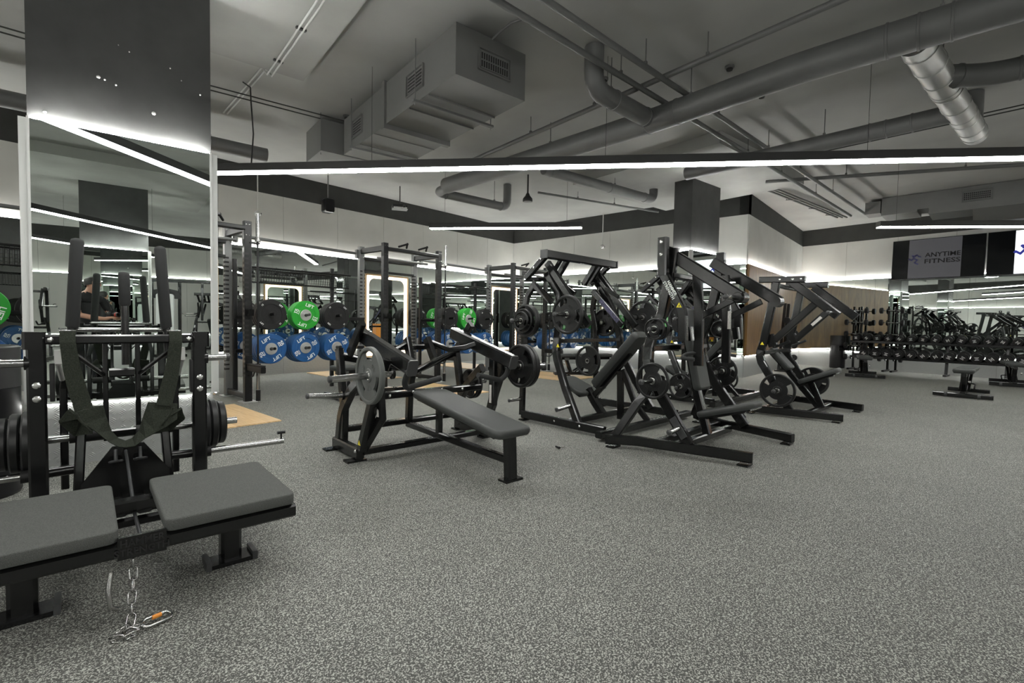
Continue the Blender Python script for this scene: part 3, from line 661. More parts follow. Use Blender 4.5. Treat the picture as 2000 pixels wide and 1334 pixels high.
# ================================================================ MACHINE: PULLDOWN / HIGH ROW
M3L, M3R = (5.35, 3.3, 0), R(-5)
def build_pull(name, label, L, rz):
    t = thing(name, label, 'gym machine', L, rz)
    bars(t, [
     ('base_rail', .06, .095, [(-.80, .50, .07), (-.79, -.74, .07)], 1),
     ('rear_crossbar', .07, .09, [(-.98, -.80, .065), (.98, -.80, .065)], 0),
     ('weight_post', .06, .07, [(-.77, .54, .05), (-.74, .55, 1.25)], 1),
     ('upright', .07, .09, [(-.78, -.371, .09), (-.73, -.13, .463), (-.69, .04, .78), (-.68, .07, .88), (-.66, .073, 1.03), (-.58, .10, 1.32), (-.5, .20, 1.57), (-.5, .40, 1.84)], 1),
     ('link', .05, .075, [(-.72, .53, 1.12), (-.70, .585, 1.42), (-.69, .56, 1.55), (-.68, .46, 1.69), (-.60, .22, 1.47)], 1),
     ('head_beam', .10, .085, [(-.73, .25, 2.05), (.73, .25, 2.05)], 0),
     ('head_leg', .06, .075, [(-.66, .27, 2.05), (-.66, .62, 1.777)], 1),
     ('head_leg', .055, .075, [(-.30, .245, 2.02), (-.30, .44, 1.76)], 1),
     ('head_leg', .04, .05, [(-.42, .245, 2.02), (-.42, .42, 1.80)], 1),
     ('head_tie', .05, .05, [(-.66, .60, 1.775), (-.28, .44, 1.77)], 1),
     ('pull_arm', .06, .09, [(-.5, .40, 1.97), (-.5, -.274, 1.193)], 1),
     ('pull_link', .05, .075, [(-.40, .36, 1.67), (-.40, -.129, 1.20)], 1),
     ('curved_link', .035, .05, [(-.44, .33, 1.86), (-.44, .18, 1.70), (-.46, -.02, 1.58)], 1),
     ('cross_tube', .07, .07, [(-.78, -.15, .06), (.78, -.15, .06)], 0),
     ('back_post', .065, .075, [(0, -.389, .64), (0, -.408, .05)], 0),
     ('back_strut', .05, .065, [(0, -.42, .66), (0, -.609, .26), (0, -.78, .09)], 0),
     ('back_rail', .06, .07, [(0, .0, .28), (0, -.52, .86)], 0),
     ('seat_post', .08, .10, [(0, .10, .36), (0, -.02, .20), (0, -.15, .06)], 0),
     ('cross_tube', .05, .06, [(-.66, .073, 1.0), (.66, .073, 1.0)], 0),
    ])
    cushion(t, 'back_pad', (0, -.019, .47), (0, -.631, 1.14), .27, .10, back=False)
    cushion(t, 'seat_pad', (0, .444, .506), (0, .05, .326), .40, .06, rc=.1, taper=.75)
    for sx in (-1, 1):
        horn(t, (sx*.62, -.19, 1.31), (sx*1.0, -.19, 1.315), .024); horn(t, (sx*.73, .45, 1.235), (sx*1.08, .42, 1.235), .024)
        horn(t, (sx*.76, -.25, .28), (sx*.98, -.23, .25), .024); horn(t, (sx*.78, .545, .25), (sx*.98, .545, .25), .02)
        part('horn_arm', 'steel', t, lambda b: b.sweep([(sx*.5, -.16, 1.33), (sx*.64, -.19, 1.31)], .05, .06, (0, 0, 1)))
        part('head_cap', 'steel_grey', t, lambda b: b.box((sx*.735, .25, 2.05), (.012, .11, .10)))
        bolts(t, [(sx*.694, y, z) for y, z in ((.34, 2.0), (.46, 1.9))], (sx, 0, 0), .017); bolts(t, [(sx*.82, y, .07) for y in (-.05, -.42)], (sx, 0, 0), .013)
        warn(t, (sx*.731, -.0, .95), (0, -sx, 0), (0, 0, 1), .05)
        part('product_label', 'sticker_purple', t, lambda b: b.sweep([(sx*.374, .22, 1.54), (sx*.374, -.08, 1.25)], .002, .06))
    feet(t, [(sx*.8, y) for sx in (-1, 1) for y in (.46, -.72)])
    return t
M3 = build_pull('pulldown_machine', 'black pulldown machine with tall slatted head frame and long back pad', M3L, M3R)
for sx, lab in ((-1, 'near'), (1, 'far')):
    weight_plate(local(M3L, M3R, (sx*.80, -.193, 1.313)), M3R, .225, .04, f'large black grip plate on the upper horn, {lab} side of the pulldown machine', 'plates on the pulldown machine')
    for k, (rr, tt) in enumerate(((.20, .04), (.20, .04), (.15, .035), (.115, .03))):
        weight_plate(local(M3L, M3R, (sx*(.80+.043*k), .44-.006*k, 1.235)), M3R, rr, tt, f'{("first", "second", "third", "outermost, smallest")[k]} black plate of the stack at the rear post, {lab} side of the pulldown', 'plates on the pulldown machine')
weight_plate(local(M3L, M3R, (.70, .651, .66)), M3R, .225, .04, 'black grip plate leaning low on the far post of the pulldown machine', 'plates on the pulldown machine')
M6L, M6R = (8.25, 3.15, 0), R(-5)
M6 = build_pull('row_machine', 'black row machine half hidden behind the front press machine', M6L, M6R)
for sx, lab in ((-1, 'near'), (1, 'far')):
    for p, wh in (((.80, -.193, 1.313), 'upper horn'), ((.84, .44, 1.235), 'rear post'), ((.86, -.24, .262), 'low pin')):
        weight_plate(local(M6L, M6R, (sx*p[0], p[1], p[2])), M6R, .225 if wh != 'low pin' else .2, .04, f'black grip plate on the {wh}, {lab} side of the hidden row machine', 'plates on the row machine')

# ================================================================ MACHINE: FLAT BENCH PRESS
M2L, M2R = (2.89, 3.51, 0), R(-7)
M2 = thing('bench_press_machine', 'black lever bench press machine with long flat pad, centre of the floor', 'gym machine', M2L, M2R)
bars(M2, [
 ('base_rail', .07, .10, [(-.69, .62, .065), (-.69, .08, .065)], 1),
 ('front_leg', .075, .085, [(-.68, .069, .10), (-.66, -.077, .491), (-.65, -.206, .759), (-.62, -.24, .90)], 1),
 ('rear_leg', .065, .09, [(-.68, .56, .07), (-.67, .53, .31), (-.665, .50, .39), (-.66, .44, .47), (-.66, .318, .593), (-.64, .10, .74)], 1),
 ('low_crossbar', .05, .075, [(-.66, .10, .075), (.66, .10, .075)], 0),
 ('mid_crossbar', .05, .085, [(-.66, .50, .20), (.66, .50, .20)], 0),
 ('rear_crossbar', .06, .09, [(-.64, .16, .535), (.64, .16, .535)], 0),
 ('centre_post', .06, .07, [(0, .48, .20), (0, .46, .52), (0, .40, .75)], 0),
 ('spine', .05, .06, [(0, .50, .168), (0, -1.07, .15)], 0),
 ('pad_leg', .09, .08, [(0, -1.07, .345), (0, -1.09, .015)], 0),
 ('pad_rail', .06, .05, [(0, .12, .475), (0, -1.09, .315)], 0),
 ('pad_post', .05, .06, [(0, -.08, .46), (0, -.08, .17)], 0),
 ('press_arm', .085, .125, [(-.53, .48, 1.09), (-.53, -.50, .845)], 1),
 ('rear_post', .06, .08, [(-.66, .62, .94), (-.66, .60, .86), (-.66, .49, .375), (-.67, .487, .09)], 1),
 ('swing_plate', .05, .08, [(-.60, .25, 1.19), (-.60, .52, .90)], 1),
 ('vee_beam', .05, .075, [(-.64, .60, .87), (0, .36, .715), (.64, .60, .87)], 0),
 ('stop_plate', .05, .09, [(-.11, .33, 1.04), (-.13, .22, .84)], 1),
 ('stop_beam', .05, .075, [(-.34, .42, .95), (.34, .42, .95)], 0),
 ('curved_link', .035, .05, [(-.14, .30, 1.0), (-.30, .22, .93), (-.42, .12, .95), (-.52, .02, 1.0)], 1),
 ('side_post', .06, .08, [(-.62, -.10, .86), (-.60, -.13, .40), (-.66, .09, .10)], 1),
])
for sx in (-1, 1):
    part('hand_grip', 'foam', M2, lambda b: b.tube(bend([(sx*.53, -.46, .84), (sx*.54, -.40, .72), (sx*.50, -.36, .665), (sx*.20, -.40, .735)], .06), .024, 12))
    horn(M2, (sx*.60, -.33, .79), (sx*1.10, -.33, .775), .026)
    horn(M2, (sx*.68, .46, .52), (sx*.98, .50, .535), .024)
    part('arm_end', 'steel_grey', M2, lambda b: b.sweep([(sx*.53, -.502, .845), (sx*.53, -.515, .841)], .09, .13))
    bolts(M2, [(sx*.73, .09, .09)], (sx, 0, 0), .016); bolts(M2, [(sx*.16, .12, .55), (sx*.40, .115, .535), (sx*.1, .47, .20)], (0, -1, 0), .014)
    warn(M2, (sx*.716, .05, .17), (0, -sx, 0), (0, 0, 1), .05)
    part('instruction_label', 'sticker', M2, lambda b: b.box((sx*.60-.032, -.125, .50), (.002, .032, .18)))
cushion(M2, 'bench_pad', (-.0, .124, .565), (0, -1.15, .40), .36, .06, rc=.06)
feet(M2, [(sx*x, y) for sx in (-1, 1) for x, y in ((.72, .60), (.72, .12))] + [(0, -1.09)], (.17, .10, .016))
weight_plate(local(M2L, M2R, (-.80, -.33, .785)), M2R, .225, .045, 'large grey grip plate on the left horn of the bench press', 'plates on the bench press', 'iron_grey', spin=.9)
for k in range(2): weight_plate(local(M2L, M2R, (.78+.05*k, -.33, .785)), M2R, .215, .045, ('inner', 'outer')[k]+' large black plate on the right horn of the bench press', 'plates on the bench press')
for k in range(2): weight_plate(local(M2L, M2R, (.76+.04*k, .47, .525)), M2R, .165, .032, ('inner', 'outer')[k]+' medium black plate stored on the rear right leg of the bench press', 'plates on the bench press')

# ================================================================ MACHINE: BELT SQUAT
M1L, M1R = (.524, 2.937, 0), R(-7)
M1 = thing('belt_squat_machine', 'black belt squat machine with two grippy foot platforms, left foreground', 'gym machine', M1L, M1R)
bars(M1, [
 ('upright', .075, .06, [(-.355, .5, .02), (-.355, .5, 1.05)], 1),
 ('upright_cap', .088, .072, [(-.362, .5, 1.035), (-.362, .5, 1.125)], 1),
 ('top_bar', .05, .062, [(-.32, .5, 1.085), (.32, .5, 1.085)], 0),
 ('floor_rail', .06, .06, [(-.355, 1.2, .04), (-.355, .46, .04)], 1),
 ('lever_arm', .035, .06, [(-.245, .70, .98), (-.245, .74, .90), (-.262, .76, .80), (-.262, .76, .22)], 1),
 ('strut', .045, .06, [(-.185, .62, .64), (-.205, .56, .24)], 1),
 ('guide_rail', .026, .03, [(-.077, .8, .46), (-.077, .8, 1.06)], 1),
 ('carriage', .05, .075, [(-.06, .8, .87), (.06, .8, .87)], 0),
 ('cross_tube', .05, .05, [(-.08, .8, .50), (.08, .8, .50)], 0),
 ('guide_brace', .018, .02, [(-.23, .6, 1.02), (-.085, .78, .86)], 1),
 ('platform_beam', .06, .075, [(-.60, -.50, .275), (.60, -.50, .275)], 0),
 ('platform_beam', .06, .075, [(-.60, .05, .275), (.60, .05, .275)], 0),
 ('platform_rib', .05, .07, [(-.50, -.50, .275), (-.50, .05, .275)], 1),
 ('platform_leg', .09, .085, [(-.365, -.28, .30), (-.365, -.28, .015)], 1),
 ('spine', .06, .05, [(-.05, .05, .245), (-.05, .52, .16)], 1),
 ('rear_crossbar', .06, .07, [(-.355, .55, .10), (.355, .55, .10)], 0),
 ('mid_bar', .04, .045, [(-.30, .22, .13), (.30, .22, .13)], 0),
])
part('gusset_plate', 'steel', M1, lambda b: b.prism([(-.06, .475), (.085, .478), (.205, .30), (.205, .10), (-.20, .10), (-.195, .28)], (0, .54, 0), (1, 0, 0), (0, 0, 1), .012))
part('centre_rod', 'steel_grey', M1, lambda b: b.tube([(.0, .50, .45), (.01, .05, .22), (.012, -.40, .22)], .008, 8))
for sx in (-1, 1):
    part('foot_platform', 'grip_pad', M1, lambda b: b.pad((sx*.335, -.20, .365), (1, 0, 0), (0, 1, 0), .52, .70, .05, .035, .006))
    part('axle', 'chrome', M1, lambda b: b.tube([(sx*.20, .70, .519), (sx*.60, .70, .519)], .022, 14))
    part('axle_sleeve', 'rubber_black', M1, lambda b: b.tube([(sx*.06, .70, .519), (sx*.24, .70, .519)], .033, 16))
    o = part('storage_bar', 'chrome', M1, lambda b: b.tube([(sx*.36, .6, .36), (sx*.86, .56, .365)], .02, 14))
    part('bar_collar', 'rubber_black', o, lambda b: b.tube([(sx*.385, .598, .36), (sx*.43, .596, .36)], .036, 16))
    part('bar_sleeve', 'steel', M1, lambda b: b.tube([(sx*.19, .61, .36), (sx*.36, .60, .36)], .028, 14))
    part('bar_knob', 'black_plastic', o, lambda b: (b.tube([(sx*.845, .56, .365), (sx*.845, .56, .42)], .006, 8), b.tube([(sx*.82, .56, .425), (sx*.87, .56, .425)], .011, 8)))
    horn(M1, (sx*.38, .5, .965), (sx*.50, .5, .966), .021)
    part('handle_tube', 'steel', M1, lambda b: b.tube([(sx*.225, .74, .95), (sx*.222, .75, 1.16)], .02, 12))
    part('foam_grip', 'foam', M1, lambda b: b.tube([(sx*.222, .75, 1.14), (sx*.219, .75, 1.15), (sx*.192, .75, 1.63), (sx*.191, .75, 1.645), (sx*.1905, .75, 1.652)], [.024, .031, .031, .027, .012], 16))
    part('adjuster', 'hub', M1, lambda b: (b.box((sx*.275, .55, .99), (.03, .03, .075)), b.tube([(sx*.275, .55, .95), (sx*.262, .60, .86)], .012, 10)))
    part('rubber_pad', 'rubber_black', M1, lambda b: b.pad((sx*.307, .5, .86), (0, 0, 1), (0, 1, 0), .20, .05, .02, .012, .004))
    part('spring_knob', 'steel_grey', M1, lambda b: (b.tube([(sx*.055+.01, .52, .46), (sx*.055+.01, .50, .40)], .009, 8), b.lathe((sx*.055+.01, .50, .40), (0, -.35, -1), [(.032, 0), (.034, .006), (.03, .012), (.001, .013)], 18)))
    bolts(M1, [(sx*.355, .469, z) for z in (.85, .78)], (0, -1, 0), .017); bolts(M1, [(sx*.15, .525, .20), (sx*.08, .525, .16)], (0, -1, 0), .014); bolts(M1, [(sx*.30, .468, 1.085)], (0, -1, 0), .013)
    part('foot_plate', 'steel', M1, lambda b: b.box((sx*.365, -.28, .01), (.22, .12, .02))); [part('foot_end', 'steel_grey', M1, lambda b: b.box((sx*.365+e_, -.28, .02), (.022, .125, .04))) for e_ in (-.10, .10)]
part('centre_lever', 'steel', M1, lambda b: b.tube([(.016, .74, .92), (.017, .75, 1.28)], .019, 12))
part('foam_grip', 'foam', M1, lambda b: b.tube([(.017, .75, 1.275), (.0165, .75, 1.285), (.014, .75, 1.46), (.014, .75, 1.474), (.014, .75, 1.478)], [.022, .029, .029, .024, .01], 16))
part('handle_axle', 'chrome', M1, lambda b: b.tube([(-.24, .78, 1.13), (.24, .78, 1.13)], .014, 12))
part('name_plate', 'steel', M1, lambda b: b.box((.0, -.538, .285), (.16, .014, .09)))
tm = MB()
for k, s in enumerate(('HAMMER', 'STRENGTH')): add_text(tm, s, .040, frame((.0, -.5455, .303-.036*k), (1, 0, 0), (0, 0, 1)), .0035, True, .9)
tm.obj('embossed_lettering', 'rubber_black', M1)
# hanging belt: a separate strap looped over the top bar
def ribbon(mb, pts, wds, nrm, th=.008):
    pts = [V(p) for p in pts]; n = len(pts); A = []; B = []
    for i, p in enumerate(pts):
        t = (pts[min(i+1, n-1)]-pts[max(i-1, 0)]).normalized(); nn = V(nrm[i] if isinstance(nrm, list) else nrm); s = t.cross(nn).normalized(); nn = s.cross(t).normalized()
        A += [p-s*wds[i]/2+nn*th/2, p+s*wds[i]/2+nn*th/2]; B += [p-s*wds[i]/2-nn*th/2, p+s*wds[i]/2-nn*th/2]
    m_ = len(A); mb.add(A+B, [(2*i, 2*i+1, 2*i+3, 2*i+2) for i in range(n-1)] + [(m_+2*i+2, m_+2*i+3, m_+2*i+1, m_+2*i) for i in range(n-1)]
        + [(2*i+2, m_+2*i+2, m_+2*i, 2*i) for i in range(n-1)] + [(2*i+1, m_+2*i+1, m_+2*i+3, 2*i+3) for i in range(n-1)] + [(0, m_, m_+1, 1), (2*n-2, 2*n-1, m_+2*n-1, m_+2*n-2)])
BT = thing('squat_belt', 'dark olive webbing belt looped over the belt squat top bar', 'belt', M1L, M1R)
for sx in (-1, 1):
    part('webbing', 'strap', BT, lambda b: ribbon(b, [(sx*.236, .56, 1.06), (sx*.235, .53, 1.125), (sx*.235, .47, 1.125), (sx*.234, .452, 1.07), (sx*.222, .45, .95), (sx*.205, .445, .85), (sx*.185, .44, .76), (sx*.172, .43, .70)], [.062, .062, .062, .062, .068, .074, .076, .076], [(0, .3, -1), (0, 1, .5), (0, -1, .8), (0, -1, 0)] + [(0, -1, 0)]*4))
    part('ring', 'chrome', BT, lambda b: b.tube(arc((sx*.236, .55, 1.13), .032, 0, 360, 16, (1, 0, 0), (0, 1, 0)), .004, 6, False))
outl = [(-.315, .40, .706), (-.283, .40, .644), (-.231, .395, .591), (-.183, .385, .535), (-.146, .38, .504), (-.113, .38, .494), (-.072, .38, .496), (-.026, .385, .533), (.022, .395, .556), (.071, .40, .58), (.124, .40, .619)]
innl = [(-.255, .45, .727), (-.202, .45, .725), (-.191, .455, .663), (-.170, .46, .581), (-.141, .47, .533), (-.110, .47, .514), (-.081, .47, .524), (-.051, .46, .565), (-.033, .455, .637), (-.008, .45, .724), (.131, .45, .703)]
def sling(b):
    n = len(outl); sh = V((.107, 0, 0)); o_ = [V(p)+sh for p in outl]; i_ = [V(p)+sh for p in innl]; t_ = V((0, .012, -.006))
    vs = o_+i_+[p+t_ for p in o_]+[p+t_ for p in i_]; fs = []
    for k in range(n-1): fs += [(k, k+1, n+k+1, n+k), (2*n+k, 3*n+k, 3*n+k+1, 2*n+k+1), (k, 2*n+k, 2*n+k+1, k+1), (n+k, n+k+1, 3*n+k+1, 3*n+k)]
    fs += [(0, n, 3*n, 2*n), (n-1, 3*n-1, 4*n-1, 2*n-1)]; b.add(vs, fs)
part('belt_sling', 'strap', BT, sling)
for sx, pl in ((-1, [(-.21, .41, .70), (-.235, .46, .66), (-.20, .52, .60), (-.14, .52, .60)]), (1, [(.225, .42, .66), (.24, .47, .62), (.20, .53, .57), (.13, .53, .56)])): part('belt_end', 'strap', BT, lambda b: ribbon(b, pl, [.07, .08, .085, .07], [(0, -1, .3)]*4, .014))
part('belt_seam', 'strap', BT, lambda b: b.tube([V((-.205, .396, .70)), V((-.19, .40, .66)), V((-.15, .40, .60))], .006, 6)); part('belt_seam', 'strap', BT, lambda b: b.tube([V((.21, .396, .69)), V((.19, .40, .64)), V((.15, .40, .59))], .006, 6))
for sx, lab in ((-1, 'left'), (1, 'right')):
    for k, rr in enumerate((.17, .16, .14)):
        weight_plate(local(M1L, M1R, (sx*(.405+.047*k), .70, .519)), M1R, rr, .042, f'{("inner", "middle", "outer")[k]} black plate on the {lab} axle of the belt squat', 'plates on the belt squat')
# chain on the floor
CH = thing('chain', 'short silver chain with a brass-screwed carabiner below the belt squat', 'chain', local(M1L, M1R, (-.05, -.66, 0)), M1R)
def lk(b, c, ux, uy, l=.028, w_=.014, r=.0035):
    c = V(c); ux = V(ux).normalized(); uy = V(uy).normalized(); p = [c+ux*(l-w_)*(1 if math.cos(R(a)) >= 0 else -1)+ux*w_*math.cos(R(a))+uy*w_*math.sin(R(a)) for a in range(0, 361, 24)]; b.tube(p, r, 6, False)
chain_pts = [(.02, .16, .27), (.02, .15, .23), (.02, .14, .19), (.02, .12, .15), (.015, .10, .11), (.01, .08, .07), (.01, .06, .035), (.0, .02, .012), (-.03, -.01, .012), (-.055, -.035, .012), (-.02, -.06, .012), (.02, -.05, .016), (-.01, -.03, .026), (.03, -.01, .016)]
for i in range(len(chain_pts)-1):
    a, c = V(chain_pts[i]), V(chain_pts[i+1]); d = (c-a); sd = V((0, 0, 1)) if i % 2 else V((1, .3, 0)); sd = (sd-d.normalized()*sd.dot(d.normalized()))
    if sd.length < .1: sd = V((0, 1, 0))
    part('chain_link', 'chrome', CH, lambda b: lk(b, (a+c)/2, d, sd, max(.024, d.length*.6)))
cb = part('carabiner', 'chrome', CH, lambda b: lk(b, (.085, .0, .016), (1, .25, 0), (-.25, 1, .3), .05, .022, .006)); part('screw_gate', 'orange', cb, lambda b: b.tube([(.07, .014, .02), (.10, .022, .02)], .0085, 10))
part('hook', 'chrome', CH, lambda b: b.tube([(-.05, .12, .20), (-.06, .10, .14), (-.055, .08, .08), (-.035, .09, .06)], .009, 8))
# small pin left on the floor
PN = thing('lost_pin', 'small selector pin lying on the floor in front of the pulldown', 'pin', (3.78, 2.72, 0), R(-20))
part('shaft', 'chrome', PN, lambda b: b.tube([(0, 0, .012), (.09, 0, .01)], .006, 8)); part('tee', 'black_plastic', PN, lambda b: b.tube([(-.005, -.03, .014), (-.005, .03, .014)], .011, 8))
# ================================================================ POWER RACKS
RX = [(-2.02, -.79), (1.43, 2.66), (4.94, 6.17), (8.39, 9.62), (11.80, 12.0)]; RY0, RY1, RH = 7.42, 8.2, 2.58
RN = ('leftmost', 'first', 'second', 'third')
RDESC = ('black power rack left of the mirrored column, seen beside it', 'black power rack partly hidden behind the mirrored column', 'black power rack behind the bench press, middle of the row', 'black power rack nearest the far corner')
def rack(i):
    x0, x1 = RX[i]; w_ = x1-x0; t = thing('power_rack', RDESC[i], 'power rack', (x0, RY0, 0), 0, 'power racks along the left mirrors'); dp = RY1-RY0
    for x in (0, w_):
        for y, m in ((0, 'rack_steel'), (dp, 'rack_silver_lit')):  # rear uprights paler: glow of the kick strips put into their colour
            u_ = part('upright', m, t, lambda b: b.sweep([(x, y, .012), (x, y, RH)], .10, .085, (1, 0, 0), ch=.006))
            part('base_plate', 'hub', u_, lambda b: b.box((x, y, .006), (.20, .20, .012)))
            sl = MB()
            for k in range(26):
                z_ = .42+.068*k; sx = 1 if x == 0 else -1
                sl.box((x+sx*.051, y-.02, z_), (.006, .05, .034)); sl.box((x-.02, y-.043, z_), (.05, .006, .026))
            s = sl.obj('slot_row', 'grille_dark', u_); s['kind'] = 'stuff'
            bolts(u_, [(x+d, y-.0425, z_) for d in (-.022, .022) for z_ in (RH-.05, RH-.20)], (0, -1, 0), .009)
    bars(t, [('side_beam', .06, .10, [(0, .04, 2.49), (0, dp-.04, 2.49)], 0), ('side_beam', .06, .10, [(w_, .04, 2.49), (w_, dp-.04, 2.49)], 0),
             ('front_beam', .06, .12, [(.04, 0, 2.48), (w_-.04, 0, 2.48)], 0), ('rear_beam', .06, .12, [(.04, dp, 2.36), (w_-.04, dp, 2.36)], 0), ('name_beam', .04, .10, [(.04, dp, 2.14), (w_-.04, dp, 2.14)], 0),
             ('foot_beam', .06, .08, [(0, .04, .08), (0, dp-.04, .08)], 0), ('foot_beam', .06, .08, [(w_, .04, .08), (w_, dp-.04, .08)], 0)], 'rack_steel')
    part('pull_up_bar', 'rack_silver_lit', t, lambda b: b.tube([(.04, .30, 2.34), (w_-.04, .30, 2.34)], .022, 14))
    for k, x in enumerate((.30, .48, .75, .93)):
        s = -1 if k % 2 else 1; part('pull_up_grip', 'rubber_black', t, lambda b: b.tube([(x, .02, 2.55), (x+s*.10, -.14, 2.60)], .018, 10))
    for x in (0, w_):
        s = part('spotter_arm', 'rack_steel', t, lambda b: b.sweep([(x, -.05, .50), (x, -.56, .50)], .065, .09, (1, 0, 0)))
        part('spotter_sleeve', 'rack_steel', s, lambda b: b.box((x, -.0, .52), (.098, .098, .30))); part('spotter_brace', 'rack_steel', s, lambda b: b.tube(bend([(x, -.05, .38), (x, -.2, .38), (x, -.26, .46)], .06), .012, 8)); part('spotter_pad', 'rubber_black', s, lambda b: b.box((x, -.30, .552), (.07, .5, .014)))
        j = part('bar_hook', 'steel', t, lambda b: b.box((x, -.0, 1.32), (.098, .11, .26))); part('hook_lip', 'steel', j, lambda b: b.prism([(0, 0), (-.10, 0), (-.115, .09), (-.095, .09), (-.08, .03), (0, .03)], (x-.03, -.05, 1.24), (0, 1, 0), (0, 0, 1), .06))
    return t
for i in range(4): rack(i)
def lit_mirror(i):
    x0, x1 = RX[i]; c = (x0+x1)/2; W_, z0, z1 = 1.0, .48, 2.10; rr = .12
    t = thing('lit_mirror', f'glowing wood-edged mirror panel set in the {RN[i]} rack', 'mirror', (c, RY1+.07, 0), 0, 'lit mirrors in the racks')
    def rr_poly(w2, a, d, r_):
        out = []
        for (sx, sz, a0) in ((1, 1, 0), (-1, 1, 90), (-1, -1, 180), (1, -1, 270)):
            cz = (d-r_) if sz > 0 else (a+r_)
            for k in range(7): q = R(a0+15*k); out.append(((w2-r_)*sx+r_*math.cos(q), cz+r_*math.sin(q)))
        return out
    def ringp(nm, m, o_, i_, y0, y1):
        b = MB(); n = len(o_); vs = [V((x, y, z_)) for pl, y in ((o_, y0), (i_, y0), (o_, y1), (i_, y1)) for x, z_ in pl]
        fs = []
        for k in range(n):
            k2 = (k+1) % n; fs += [(k, n+k, n+k2, k2), (2*n+k, 2*n+k2, 3*n+k2, 3*n+k), (k, k2, 2*n+k2, 2*n+k), (n+k, 3*n+k, 3*n+k2, n+k2)]
        b.add(vs, fs); return b.obj(nm, m, t)
    part('mirror_glass', 'mirror', t, lambda b: b.box((0, 0, (z0+z1)/2), (W_-.04, .02, z1-z0-.04)))
    ringp('wood_edge', 'oak', rr_poly(W_/2, z0, z1, .02), rr_poly(W_/2-.03, z0+.03, z1-.03, .02), -.035, .035)
    ringp('light_border', 'led_warm', rr_poly(W_/2-.03, z0+.03, z1-.03, .02), rr_poly(W_/2-.085, z0+.085, z1-.085, rr), -.028, .028)
for i in range(4): lit_mirror(i)

# ---- bumper plates
BP = {}
def bumper(kind):
    if kind in BP: return BP[kind]
    T_ = {'blue': .075, 'green': .055, 'black': .062}[kind]; h = T_/2; Rr = .225; m = 'rubber_black' if kind == 'black' else kind
    b = MB()
    b.lathe((0, 0, 0), (0, 1, 0), [(.026, -h*.8), (.075, -h*.8), (.08, -h*.8), (.15, -h*.8), (.155, -h), (Rr-.006, -h), (Rr, -h+.006), (Rr, h-.006), (Rr-.006, h), (.155, h), (.15, h*.8), (.026, h*.8)], 44); me = b.mesh('bumper_plate'); me.materials.append(MATS[m])
    if kind == 'black':
        hb = MB(); hb.lathe((0, 0, 0), (0, 1, 0), [(.026, -h*.8-.006), (.036, -h*.8-.006), (.036, -h*.8)], 24)
        for k in range(10):
            a = R(36*k); hb.lathe((.10*math.cos(a), -h*.8-.001, .10*math.sin(a)), (0, -1, 0), [(.007, 0), (.007, .003), (.0005, .003)], 8)
        hm, hmat = hb.mesh('hub_ring'), 'grille_dark'
    else:
        hb = MB(); hb.lathe((0, 0, 0), (0, 1, 0), [(.026, -h*.8-.008), (.085, -h*.8-.008), (.09, -h*.8)], 32, True); hb.lathe((0, 0, 0), (0, 1, 0), [(.09, h*.8), (.085, h*.8+.008), (.026, h*.8+.008)], 32, True); hm, hmat = hb.mesh('steel_hub'), 'hub'
    hm.materials.append(MATS[hmat])
    tb = MB(); num = {'blue': '20', 'green': '10', 'black': '15'}[kind]; sz = .074 if kind != 'black' else .034; rad = .188 if kind == 'black' else .154
    for q, s in ((0, 'LIFT'), (180, 'LIFT'), (90, num), (270, num)):
        a = R(q)
        for face in (-1, 1):
            # text stands radially outward, read from the face side
            ux = V((math.cos(a), 0, -math.sin(a))) * (1 if face < 0 else -1); uy = V((math.sin(a), 0, math.cos(a)))
            o = uy*rad + V((0, face*(h+.0008), 0)); add_text(tb, s, sz, frame(o, ux, uy), .0004, True, 1.05)
            if s == num and kind != 'black':
                for k in (-.036, .036): tb.box(o+uy*k, (.07, .0008, .006), m=Matrix.Rotation(a, 3, 'Y'))
    tm_ = tb.mesh('lettering'); tm_.materials.append(MATS['print_white'])
    BP[kind] = (me, hm, tm_, 'steel_hub' if kind != 'black' else 'hub_ring', T_); return BP[kind]
PIN = ('left', 'middle', 'right')
